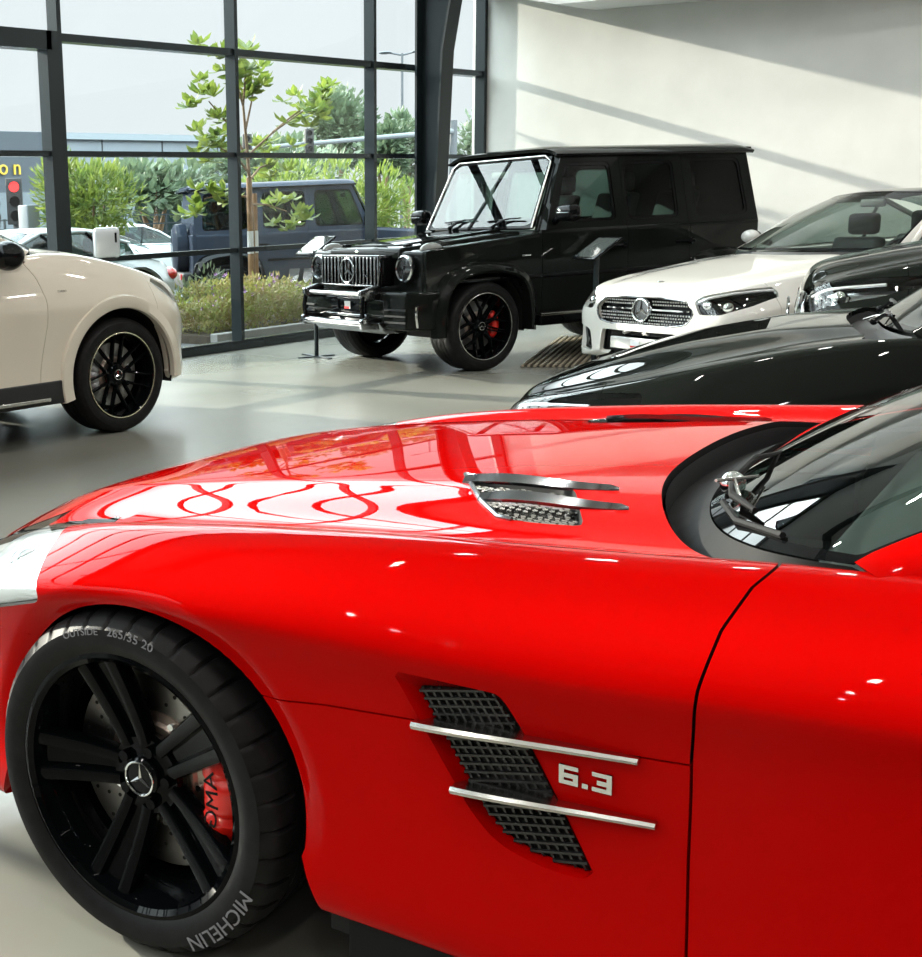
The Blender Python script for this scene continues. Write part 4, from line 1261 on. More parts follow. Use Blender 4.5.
    wins = [[(-.86, 1.29), (-1.535, 1.29), (-1.535, 1.765), (-1.03, 1.765)], [(-1.735, 1.29), (-2.32, 1.29), (-2.32, 1.765), (-1.735, 1.765)], [(-2.60, 1.29), (-3.235, 1.29), (-3.20, 1.775), (-2.60, 1.775)]]
    pols = [roundpoly(w, .055, 6) for w in wins]; fr = [roundpoly(np.array(w)+np.sign(np.array(w)-np.mean(w, 0))*.028, .07, 6) for w in wins]
    hole = lambda s: np.minimum.reduce([-sdpoly(X(s), Z(s), p) for p in fr])
    body = U.clip(hole)
    for (a, b) in ((-.5, -1.675), (-1.675, -2.46), (-2.46, -3.5)):
        p = body.clip(lambda s: a-X(s)-.002).clip(lambda s: X(s)-b-.002)
        p.build('window_surround', paint, car, flange=.035); p.mirror().build('window_surround', paint, car, flange=.035)
    for k in range(3):
        ring = U.clip(lambda s: sdpoly(X(s), Z(s), fr[k])).clip(lambda s: -sdpoly(X(s), Z(s), pols[k])).offset(-.006)
        gl = U.clip(lambda s: sdpoly(X(s), Z(s), pols[k])).offset(-.014)
        for q in (0, 1):
            r_, g_ = (ring, gl) if q == 0 else (ring.mirror(), gl.mirror())
            go = g_.build('side_window', M['glass_dark'], car); r_.build('window_seal', GB, go, flange=.012)
    # roof with gutters
    rows = []
    for x in np.concatenate([np.linspace(-.94, -1.12, 8), np.linspace(-1.3, -3.2, 18), np.linspace(-3.3, -3.43, 6)]):
        e = max(0, (x+1.12)/.22)**2*.035 if x > -1.12 else (max(0, (-x-3.28)/.15)**2*.03 if x < -3.28 else 0)
        hw = .755
        rows.append([(x, y, 1.868+(.088-e)*(1-abs(y/hw)**7)) for y in hw*np.sin(np.linspace(-PI/2, PI/2, 41))])
    R_ = Surf.fromgrid(np.array(rows))
    if R_.N[600, 2] < 0: R_ = R_.flipped()
    ro = R_.build('roof', paint, car, flange=.03)
    for s in (1, -1): MB().box(-3.40, -.92, min(s*.735, s*.762), max(s*.735, s*.762), 1.848, 1.872, .006).build('gutter', GB, ro)
    MB().box(-3.46, -3.37, -.70, .70, 1.86, 1.905, .012).build('rear_spoiler', paint, car)
    # screen with a pale frame
    yb, yt = .735, .665
    a = np.linspace(1, -1, 21)
    Q = np.array([[((-.665+.03*(1-q*q))*(1-t)+(-.955+.03*(1-q*q))*t, q*(yb*(1-t)+yt*t), 1.225*(1-t)+1.855*t) for q in a] for t in np.linspace(0, 1, 15)])
    W = Surf.fromgrid(Q)
    if W.N[150, 0] < 0: W = W.flipped()
    W.clip(lambda s: np.minimum(np.minimum(s.UV[:, 1]-.018, .982-s.UV[:, 1]), np.minimum(s.UV[:, 0]-.03, .965-s.UV[:, 0]))).build('windscreen', M['glass_car'], car)
    W.clip(lambda s: -np.minimum(np.minimum(s.UV[:, 1]-.018, .982-s.UV[:, 1]), np.minimum(s.UV[:, 0]-.03, .965-s.UV[:, 0]))).build('screen_border', GB, car, flange=.03)
    e = [tuple(Q[0][0]+np.array([.01, .012, 0])), tuple(Q[7][0]+np.array([.01, .012, 0])), tuple(Q[13][0]+np.array([.01, .012, 0])), tuple(Q[14][1]+np.array([.012, 0, .006])), tuple(Q[14][10]+np.array([.012, 0, .006])), tuple(Q[14][19]+np.array([.012, 0, .006])), tuple(Q[13][20]+np.array([.01, -.012, 0])), tuple(Q[7][20]+np.array([.01, -.012, 0])), tuple(Q[0][20]+np.array([.01, -.012, 0]))]
    MB().tube(e, .0095, 8).build('screen_frame', M['satin'] if shown else paint, car)
    # pillars
    for s in (1, -1):
        m = MB(); m.hexa([(-.70, s*.735, 1.20), (-.80, s*.75, 1.20), (-.80, s*.868, 1.20), (-.72, s*.868, 1.20), (-.985, s*.662, 1.865), (-1.05, s*.68, 1.865), (-1.05, s*.726, 1.865), (-1.0, s*.726, 1.865)])
        m.build('windscreen_pillar', paint, car)
    # bonnet, wing tops, front face
    m = MB(); m.hexa([(-.67, -.60, 1.02), (.655, -.56, 1.00), (.655, .56, 1.00), (-.67, .60, 1.02), (-.67, -.60, 1.205), (.63, -.55, 1.105), (.63, .55, 1.105), (-.67, .60, 1.205)])
    bm = bmesh.new(); vs = [bm.verts.new(v) for v in m.v]
    for f in m.f: bm.faces.new([vs[i] for i in f])
    bmesh.ops.recalc_face_normals(bm, faces=bm.faces[:]); bmesh.ops.bevel(bm, geom=bm.edges[:], offset=.03, segments=4, profile=.5, affect='EDGES')
    m2 = MB(); m2.frombm(bm)
    m2.prism([(-.66, 1.195), (.50, 1.112), (.50, 1.128), (-.66, 1.225)], 'y', -.34, .34, .012)
    ho = m2.build('bonnet', paint, car)
    for s in (1, -1):
        MB().box(.46, .53, s*.47-.03, s*.47+.03, 1.105, 1.135, .006).build('bonnet_stop', GB, ho)
        m = MB()
        m.prism([(-.66, 1.185), (-.66, 1.0), (.60, .95), (.60, 1.06), (.57, 1.085)], 'y', min(s*.615, s*.882), max(s*.615, s*.882), .03); wo = m.build('wing_top', paint, car)
        m = MB(); m.sphere((.46, s*.755, 1.085), .085, 20, 10, (1.4, .62, .70)); m.build('indicator', M['amber'], wo)
        MB().box(-.62, .30, s*.62-.018, s*.62+.018, 1.10, 1.125, .006) if False else None
        # headlamp
        m = MB(); m.lathe([(0, .655), (.115, .655), (.118, .685), (.105, .70), (.098, .69)], axis='x', n=40, c=(0, s*.675, .93)); lo = m.build('headlamp', M['dark_chrome'], car)
        m = MB(); m.lathe([(.118, .675), (.118, .69), (.106, .70), (.100, .69)], axis='x', n=40, c=(0, s*.675, .93)); m.build('lamp_ring', M['chrome'], lo)
        m = MB(); m.lathe([(0, .70), (.05, .698), (.099, .685)], axis='x', n=40, c=(0, s*.675, .93)); m.build('lamp_lens', M['lens'], lo)
        for (dy, dz_) in ((.035, .03), (-.04, .02), (0, -.045)):
            m = MB(); m.sphere((.662, s*.675+dy, .93+dz_), .033, 14, 10); m.build('projector', M['gloss_black'], lo)
    MB().box(.40, .625, -.86, .86, .70, 1.075, .03).build('front_panel', paint, car)
    # grille
    m = MB(); m.prism([(-.45, .775), (.45, .775), (.45, 1.045), (-.45, 1.045)], 'x', .61, .77, .02); go = m.build('grille_frame', M['gloss_black'], car)
    m = MB()
    for (y0, y1, z0, z1) in ((-.45, .45, 1.03, 1.05), (-.45, .45, .77, .786), (-.453, -.433, .77, 1.05), (.433, .453, .77, 1.05)): m.box(.77, .80, y0, y1, z0, z1, .005)
    m.build('grille_surround', M['dark_chrome'], go)
    for k in range(15):
        y = -.3955+.0565*k
        m = MB(); m.prism([(y-.012, .79), (y+.012, .79), (y+.013, 1.03), (y-.013, 1.03)], 'x', .77, .80, .005); m.build('grille_bar', M['dark_chrome'], go)
    m = MB(); m.M = Matrix.Translation((.81, 0, .91)) @ Matrix.Rotation(-PI/2, 4, 'Z'); star_mb(m, .108, .018); m.build('grille_star', M['dark_chrome'], go, smooth=0)
    tv, tf = text_mesh('AMG', .035, .003, 1.2); m = MB(); m.add([(.805+z, .29+x, .865+y) for x, y, z in tv], tf); m.build('grille_badge', M['chrome'], go, smooth=0)
    # bumper with bars
    m = MB(); m.prism([(.40, -.94), (.40, .94), (.60, .93), (.76, .80), (.80, .55), (.80, -.55), (.76, -.80), (.60, -.93)], 'z', .40, .735, .03); bo = m.build('front_bumper', paint, car)
    for s in (1, -1):
        m = MB()
        for z in (.47, .525, .58): m.prism([(.765, s*.80), (.805, s*.56), (.815, s*.56), (.775, s*.81)], 'z', z-.008, z+.008)
        m.build('intake_slat', M['plastic'], bo, smooth=0)
        m = MB(); m.tube([(.70, s*.885, .43), (.715, s*.885, .52), (.71, s*.885, .62)], .012, 8); m.build('corner_trim', M['chrome'], bo)
    MB().box(.79, .815, -.27, .27, .53, .66, .008).build('number_plate', M['gloss_black'], bo)
    pl = MB().box(.815, .818, -.045, .045, .565, .635).build('plate_logo', pmat('white_sticker', (.8, .8, .78), .5), bo, smooth=0)
    MB().box(.8175, .8195, -.045, .03, .565, .585).build('logo_band', pmat('red_sticker', (.6, .03, .03), .5), pl, smooth=0)
    m = MB(); m.prism([(.55, .36), (.78, .36), (.86, .46), (.84, .47), (.55, .40)], 'y', -.54, .54, .006); m.build('skid_plate', M['dark_chrome'], bo)
    m = MB(); m.tube([(.95, y, .715) for y in (-.44, 0, .44)], .022, 14); m.build('bar', M['dark_chrome'], bo)
    m = MB(); m.tube([(.97, y, .455) for y in (-.46, 0, .46)], .032, 14); m.build('bar', M['dark_chrome'], bo)
    m = MB(); m.box(.815, .835, -.32, .32, .665, .69, .005); m.box(.815, .835, -.32, .32, .50, .525, .005); m.build('plate_trim', M['dark_chrome'], bo)
    for s in (1, -1):
        m = MB(); m.prism([(.78, .66), (.95, .66), (1.0, .70), (1.0, .75), (.84, .79), (.78, .78)], 'y', min(s*.435, s*.475), max(s*.435, s*.475), .006); m.build('bar_end', M['dark_chrome'], bo)
        m = MB(); m.prism([(.78, .40), (1.0, .41), (1.01, .49), (.97, .52), (.78, .50)], 'y', min(s*.455, s*.495), max(s*.455, s*.495), .006); m.build('bar_end', M['dark_chrome'], bo)
        m = MB(); m.tube([(.97, s*.46, .70), (.985, s*.465, .6), (.975, s*.47, .50)], .02, 8); m.build('bar_upright', GB, bo)
    # mirrors, handles, wipers
    for s in (1, -1):
        mo = MB().box(-.875, -.735, min(s*.925, s*1.155), max(s*.925, s*1.155), 1.275, 1.42, .055).build('door_mirror', GB, car)
        m = MB(); m.tube([(-.80, s*.95, 1.33), (-.82, s*.86, 1.27)], .03, 8); m.build('mirror_foot', GB, mo)
        MB().box(-.738, -.728, min(s*.97, s*1.12), max(s*.97, s*1.12), 1.345, 1.353, .002).build('mirror_strip', M['dark_chrome'], mo)
        for xx in (-1.50, -2.36):
            m = MB(); m.tube([(xx-.08, s*.90, 1.035), (xx-.07, s*.935, 1.035), (xx+.07, s*.935, 1.035), (xx+.08, s*.90, 1.035)], .014, 8)
            m.cyl((xx-.12, s*.885, 1.035), (xx-.12, s*.912, 1.035), .03, 16); m.build('door_handle', GB, car)
        MB().box(-.52, -.42, min(s*.893, s*.901), max(s*.893, s*.901), .985, 1.0, .002).build('wing_badge', M['chrome'], car)
    for y in (.28, -.34):
        wiper(car, (-.60, y, 1.235), (-.735, y+.22, 1.40), (-.70, y-.28, 1.31)) if False else None
        m = MB(); m.sphere((-.615, y, 1.24), .022, 10, 8); m.tube([(-.615, y, 1.245), (-.64, y+.10, 1.30), (-.655, y+.20, 1.315)], [.014, .011, .008], 6); wo = m.build('wiper_arm', GB, car)
        m = MB(); m.tube([(-.655, y-.12, 1.29), (-.655, y+.20, 1.312), (-.655, y+.32, 1.315)], .008, 6); m.build('wiper_blade', GB, wo)
    # tail
    m = MB().box(-3.42, -3.33, -.86, .86, .45, 1.21, .02); m.hexa([(-3.40, -.862, 1.20), (-3.34, -.862, 1.20), (-3.34, .862, 1.20), (-3.40, .862, 1.20), (-3.345, -.725, 1.868), (-3.30, -.725, 1.868), (-3.30, .725, 1.868), (-3.345, .725, 1.868)]); m.build('tailgate', paint, car)
    m = MB(); m.M = Matrix.Translation((-3.54, -.10, 1.02)) @ Matrix.Rotation(PI/2, 4, 'Z'); m.lathe([(0, .10), (.30, .09), (.36, .05), (.37, -.08), (.36, -.11)], n=48); m.build('spare_wheel_cover', paint, car)
    MB().box(-3.58, -3.34, -.90, .90, .42, .66, .03).build('rear_bumper', paint if shown else M['plastic'], car)
    for s in (1, -1): MB().box(-3.60, -3.57, min(s*.62, s*.84), max(s*.62, s*.84), .56, .65, .008).build('tail_lamp', M['lampred'], car)
    # cabin
    MB().box(-1.05, -.70, -.72, .72, .95, 1.20, .03).build('dashboard', M['leather'], car)
    m = MB(); m.M = Matrix.Translation((-1.15, .37, 1.20)) @ Matrix.Rotation(math.radians(-22), 4, 'Y')
    m.tube([(0, .19*math.cos(a), .19*math.sin(a)) for a in np.linspace(0, 2*PI, 29)[:-1]], .016, 8, closed=True); m.box(-.015, .015, -.17, .17, -.025, .025, .006); m.build('steering_wheel', M['leather'], car)
    for xx in (-1.95, -2.75):
        for y in (.38, -.38):
            m = MB(); m.box(xx, xx+.5, y-.25, y+.25, .85, 1.0, .05); m.prism([(xx, .95), (xx+.13, .95), (xx-.06, 1.52), (xx-.18, 1.5)], 'y', y-.23, y+.23, .04); m.box(xx-.20, xx-.09, y-.13, y+.13, 1.53, 1.70, .04); m.build('seat', M['leather'], car)
    MB().box(-3.3, -.7, -.8, .8, .80, .86).build('cabin_floor', M['cabin_dark'], car, smooth=0)
    MB().box(-.96, -.93, -.12, .12, 1.68, 1.75, .012).build('rear_view_mirror', M['plastic'], car)
    wm = dict(rim=M['rim_black'] if shown else M['dark_chrome'], tyre=M['rubber'])
    for s in (1, -1):
        for cx in (0, -wb):
            wheel(car, (cx, s*.772, Rw), s, Rw, .292, .312, 'ten' if shown else 'plain', wm, M['cal_red'] if shown else None, .25, ring=M['satin'] if shown else None)
    return car
build_offroader('glossy black boxy off-road car with chrome grille bars, parked by the glass wall', M['black_paint'], (9.84, 6.84), 162.22)
# ------------------------------------------------------------------ white coupe
E_ = dict(
    zc=[(.90, .44), (.893, .54), (.875, .64), (.845, .725), (.79, .778), (.70, .803), (.5, .835), (.2, .872), (-.2, .922), (-.6, .965), (-1, .98), (-2.6, .98), (-3.6, .975), (-3.85, .93), (-3.93, .75)],
    zs=[(.90, .42), (.885, .54), (.865, .64), (.80, .735), (.6, .782), (.3, .825), (0, .855), (-.5, .915), (-1, .945), (-2.5, .975), (-3.6, .94), (-3.93, .7)],
    ys=[(.90, .10), (.885, .36), (.85, .50), (.76, .62), (.6, .70), (.3, .765), (0, .79), (-1, .80), (-2.8, .80), (-3.6, .68), (-3.93, .5)],
    ym=[(.90, .16), (.888, .44), (.85, .62), (.76, .77), (.6, .865), (.3, .92), (0, .93), (-2.9, .93), (-3.5, .87), (-3.85, .76), (-3.93, .6)],
    za=[(.90, .40), (.8, .52), (.4, .60), (0, .645), (-2.5, .68), (-3.93, .6)],
    zb=[(.90, .34), (.885, .25), (.8, .20), (.3, .185), (-3, .20), (-3.7, .25), (-3.93, .45)],
    sig=.05, ridge=.012, xf=.901, xr=-3.93, wb=2.873, R=.338, Rr=.245, arch=.375, ym_wheel=.915, ww=.25,
    base=[(-.86, .745, .99), (-.74, .61, .985), (-.64, .42, .985), (-.585, .2, .987), (-.565, 0, .988)],
    top=[(-1.66, .53, 1.372), (-1.60, .44, 1.392), (-1.54, .26, 1.408), (-1.51, .12, 1.415), (-1.50, 0, 1.417)],
    roof=[(-1.9, 1.436, .58), (-2.3, 1.425, .585), (-2.6, 1.375, .575), (-3.0, 1.25, .56), (-3.45, 1.01, .56)], roofcut=.52,
    low=[(-.93, .80, .955), (-1.4, .825, .965), (-1.9, .825, .975), (-2.4, .81, .985), (-2.95, .75, 1.0)],
    up=[(-.97, .755, .985), (-1.36, .635, 1.225), (-1.72, .56, 1.345), (-2.3, .575, 1.345), (-2.9, .62, 1.13)],
    posts=[(3, .016)], quarter=[(-2.85, .60, .98), (-3.4, .55, .96), (-3.4, .70, .96), (-2.85, .80, .98), (-2.85, .54, 1.2), (-3.25, .50, 1.05), (-3.25, .58, 1.04), (-2.85, .62, 1.16)],
    open=[(-1.2, .785), (-2.4, .785), (-3.1, .66), (-3.35, .3), (-3.35, 0)], zlid=.80, ymin_side=.55,
    door0=[(-.64, .15), (-.60, .5), (-.62, .8), (-.72, .97), (-.8, 1.1)], doors=[-2.08], sill=.29, hood=[(.95, .50), (.74, .56), (.5, .655), (0, .715), (-.9, .745)], hood_z=.742,
    bumper_x=.42, yin=.84, zfloor=.17, zbay=.66,
    holes=[[(-.495, .605), (-.42, .688), (-.2, .704), (.2, .704), (.42, .688), (.51, .605), (.46, .518), (.3, .492), (-.3, .492), (-.45, .518)], [(-.43, .25), (-.40, .445), (.40, .445), (.43, .25)], [(.52, .25), (.56, .43), (.80, .47), (.74, .27)]],
    lamp=[(.492, .690), (.54, .727), (.70, .765), (.81, .785), (.868, .766), (.815, .655), (.70, .598), (.55, .595)], lamp_r=.02, lamp_x=.37,
    proj=[(.68, .57, .66, .034), (.55, .71, .675, .04)], drl=[(.78, .515, .682), (.71, .585, .725), (.60, .70, .755), (.50, .79, .768), (.45, .84, .762)], drl_r=.011, screen=M['glass_clear'],
    dash=(-.95, .93), seats=[-1.75, -2.5], mirror_in=(-1.48, 1.33), mirror=(-1.20, .93, 1.075), mirror_r=.09, wstyle='ten', roofmat=M['gloss_black'], pillar=.045)
ec, esec, ezat = make_car('coupe', 'white two-door car with a sparkling grille and round star emblem, nose towards the camera', M['white_paint'], (9.95, 4.07), 158.3, E_)
_fx = {}
def front_x(sec, y, z, x0=.4, x1=.95):
    """x of the nose at a given height and width"""
    if id(sec) not in _fx:
        rows = []
        for x in np.linspace(x0, x1, 111):
            h = sec(x); pts = bsp(len(h), 80) @ np.array(h)
            k = int(np.argmax(pts[:, 0])); rows.append((x, pts[:k+1], pts[k:]))
        _fx[id(sec)] = rows
    best = x0
    for x, up_, dn in _fx[id(sec)]:
        if abs(y) > up_[-1, 0]: continue
        zt = np.interp(abs(y), up_[:, 0], up_[:, 1]); zb_ = np.interp(abs(y), dn[::-1, 0], dn[::-1, 1])
        if zb_ <= z <= zt: best = x
    return best
def coupe_face(car, sec):
    gp = roundpoly(E_['holes'][0], .04, 6)
    m = MB(); back = [(front_x(sec, y*.97, z)-.055, y, z) for y, z in gp]; fr = [(front_x(sec, y*.985, z)-.004, y, z) for y, z in gp]; n = len(gp)
    m.add(back+fr, [tuple(range(n))]+[(k, (k+1) % n, n+(k+1) % n, n+k) for k in range(n)])
    go = m.build('grille', M['gloss_black'], car, smooth=0)
    m = MB(); m.tube(fr, .008, 8, closed=True); m.build('grille_surround', M['dark_chrome'], go)
    st = MB()
    for i in range(-21, 22):
        for j in range(9):
            y = i*.0245+(.012 if j % 2 else 0); z = .507+.0235*j
            if abs(z-.612) < .014 or abs(y) < .085 and abs(z-.605) < .09: continue
            if sdpoly(np.array([y]), np.array([z]), gp)[0] < .012: continue
            x = front_x(sec, y*.98, z)-.018
            a = .0062
            st.add([(x-.006, y-a, z-a), (x-.006, y+a, z-a), (x-.006, y+a, z+a), (x-.006, y-a, z+a), (x+.005, y, z)], [(0, 1, 4), (1, 2, 4), (2, 3, 4), (3, 0, 4)])
    st.build('grille_stud', pmat('bright_stud', (.95, .95, .95), .3, 1), go, smooth=0)['kind'] = 'stuff'
    for sg in (1, -1):
        ys = np.linspace(.085, .455, 9)
        m = MB(); m.grid([[(front_x(sec, y, .612)-.010, sg*y, .612+d) for y in ys] for d in (-.006, .006)]); m.grid([[(front_x(sec, y, .612)-.010-q, sg*y, .618) for y in ys] for q in (0, .012)]); m.build('grille_blade', M['chrome'], go)
    xx = front_x(sec, 0, .605)
    m = MB(); m.M = Matrix.Translation((xx-.012, 0, .605)) @ Matrix.Rotation(-PI/2, 4, 'Z'); m.lathe([(0, .004), (.088, .002), (.092, -.01)], n=40); m.build('emblem_plate', M['dark_chrome'], go)
    m = MB(); m.M = Matrix.Translation((xx-.006, 0, .605)) @ Matrix.Rotation(-PI/2, 4, 'Z'); star_mb(m, .084, .014); m.build('star_emblem', M['chrome'], go, smooth=0)
    for poly, nm in ((E_['holes'][1], 'lower_intake'),):
        m = MB(); pp = roundpoly(poly, .03, 4); m.add([(front_x(sec, y*.95, max(.28, z))-.05, y, z) for y, z in pp], [tuple(range(len(pp)))]); m.build(nm, M['gloss_black'], car, smooth=0)
    for sg in (1, -1):
        pp = roundpoly(E_['holes'][2], .03, 4); m = MB(); m.add([(front_x(sec, y*.96, max(.3, z))-.06, sg*y, z) for y, z in pp], [tuple(range(len(pp)))]); m.build('side_intake', M['gloss_black'], car, smooth=0)
        m = MB(); m.prism([(.60, .31), (.78, .34), (.78, .352), (.60, .322)], 'x', .70, .78); 
    m = MB(); m.box(xx-.02, xx+.012, -.27, -.02, .43, .475, .004); 
    m = MB(); m.box(front_x(sec, .1, .35)-.02, front_x(sec, .1, .35)+.012, -.26, .26, .305, .395, .006); po = m.build('number_plate', pmat('silver_plate', (.55, .56, .55), .3, .4), car)
    bx = front_x(sec, .1, .35)+.012
    MB().box(bx, bx+.003, -.04, .05, .32, .38).build('plate_logo', pmat('plate_print', (.75, .78, .82), .5), po, smooth=0)
    MB().box(bx+.002, bx+.004, -.04, .04, .32, .335).build('logo_band', bpy.data.materials['red_sticker'], po, smooth=0)
    z = ezat(.66, 0)
    m = MB(); m.lathe([(0, .004), (.024, .003), (.027, 0)], axis='z', n=24, c=(.66, 0, z+.002)); m.build('bonnet_emblem', M['chrome'], car)
    m = MB(); m.lathe([(0, .005), (.017, .0045)], axis='z', n=24, c=(.66, 0, z+.002)); m.build('bonnet_emblem_field', M['gloss_black'], car)
coupe_face(ec, esec)

# ------------------------------------------------------------------ compact black saloon beside the red car
A_ = dict(E_)
A_.update(
    zc=[(.80, .40), (.79, .50), (.765, .60), (.72, .665), (.62, .70), (.53, .735), (.31, .815), (.1, .875), (-.2, .932), (-.45, .955), (-.8, .97), (-2.6, .98), (-3.3, .97), (-3.6, .92), (-3.7, .70)],
    zs=[(.80, .38), (.785, .48), (.76, .57), (.70, .63), (.6, .665), (.45, .695), (.16, .765), (-.03, .82), (-.34, .895), (-.58, .935), (-1, .96), (-2.5, .985), (-3.4, .93), (-3.7, .65)],
    ys=[(.80, .10), (.785, .36), (.74, .50), (.65, .60), (.5, .68), (.2, .745), (0, .77), (-1, .78), (-2.6, .78), (-3.4, .66), (-3.7, .45)],
    ym=[(.80, .16), (.79, .44), (.75, .60), (.66, .74), (.5, .84), (.25, .89), (0, .90), (-2.8, .90), (-3.3, .84), (-3.6, .72), (-3.7, .55)],
    za=[(.80, .38), (.7, .50), (.3, .58), (0, .62), (-2.5, .66), (-3.7, .55)], zb=[(.80, .32), (.785, .24), (.7, .20), (.3, .18), (-2.9, .19), (-3.5, .26), (-3.7, .42)],
    xf=.801, xr=-3.7, wb=2.73, R=.325, Rr=.235, arch=.36, ym_wheel=.885, ridge=.006, open_off=.10,
    base=[(-.66, .735, .955), (-.62, .60, .95), (-.575, .42, .95), (-.545, .2, .952), (-.535, 0, .953)],
    top=[(-1.42, .54, 1.36), (-1.37, .44, 1.38), (-1.32, .26, 1.395), (-1.29, .12, 1.402), (-1.28, 0, 1.404)],
    roof=[(-1.7, 1.432, .58), (-2.1, 1.43, .585), (-2.5, 1.38, .575), (-2.9, 1.25, .56), (-3.25, 1.02, .55)], roofcut=.55,
    low=[(-.72, .79, .945), (-1.2, .81, .955), (-1.7, .81, .965), (-2.2, .80, .98), (-2.75, .74, 1.0)], up=[(-.76, .745, .975), (-1.14, .64, 1.215), (-1.5, .57, 1.34), (-2.1, .58, 1.345), (-2.7, .62, 1.13)],
    quarter=[(-2.65, .60, .98), (-3.2, .55, .96), (-3.2, .70, .96), (-2.65, .80, .98), (-2.65, .54, 1.2), (-3.05, .50, 1.05), (-3.05, .58, 1.04), (-2.65, .62, 1.16)],
    open=[(-1.0, .77), (-2.3, .77), (-2.9, .64), (-3.1, .3), (-3.1, 0)], posts=[(2, .02)],
    door0=[(-.92, .15), (-.88, .5), (-.88, .8), (-.92, .95), (-1.0, 1.1)], doors=[-1.75, -2.37], hood=[(.85, .45), (.66, .54), (.5, .62), (0, .68), (-.9, .725)], hood_z=.655, bumper_x=.30,
    holes=[[(-.46, .46), (-.38, .56), (0, .575), (.38, .56), (.46, .46), (.42, .38), (0, .35), (-.42, .38)], [(.50, .24), (.54, .38), (.74, .40), (.68, .26)]], hole_r=.03, hole_x=.4, yin=.81, zbay=.60,
    lamp=[(.46, .625), (.52, .668), (.68, .708), (.82, .738), (.86, .722), (.80, .66), (.64, .61), (.50, .595)], lamp_x=.14, bowl=M['chrome'],
    proj=[(.52, .58, .63, .03), (.40, .70, .65, .034)], drl=[(.66, .50, .64), (.55, .64, .672), (.40, .76, .69)], drl_r=.007,
    dash=(-.82, .90), seats=[-1.6, -2.4], mirror_in=(-1.26, 1.31), mirror=(-.85, .93, .99), wstyle='plain', screen=M['glass_car'], roofmat=None)
A_['roofmat'] = M['black_paint']
ac, asec, azat = make_car('saloon', 'glossy black low car directly behind the red car, wiper at its screen base', M['black_paint'], (5.1, 2.1), 105, A_)
gb = MB(); pp = roundpoly(A_['holes'][0], .03, 5); gb.add([(front_x(asec, y*.97, z, .3, .82)-.03, y, z) for y, z in pp], [tuple(range(len(pp)))]); gb.build('grille', M['gloss_black'], ac, smooth=0)
m = MB(); m.M = Matrix.Translation((.79, 0, .46)) @ Matrix.Rotation(-PI/2, 4, 'Z'); star_mb(m, .08, .012); m.build('star_emblem', M['chrome'], ac, smooth=0)
for y in (.30, -.25): wiper(ac, (-.535, y, .955), (-.60, y+.24, .995), (-.565, y-.22, .975))
m = MB(); m.tube([(-.50, .22, .955), (-.54, .30, .975), (-.59, .38, .985)], .004, 6); m.tube([(-.52, .34, .96), (-.58, .22, .985)], .004, 6); m.build('wiper_link', M['satin'], ac)

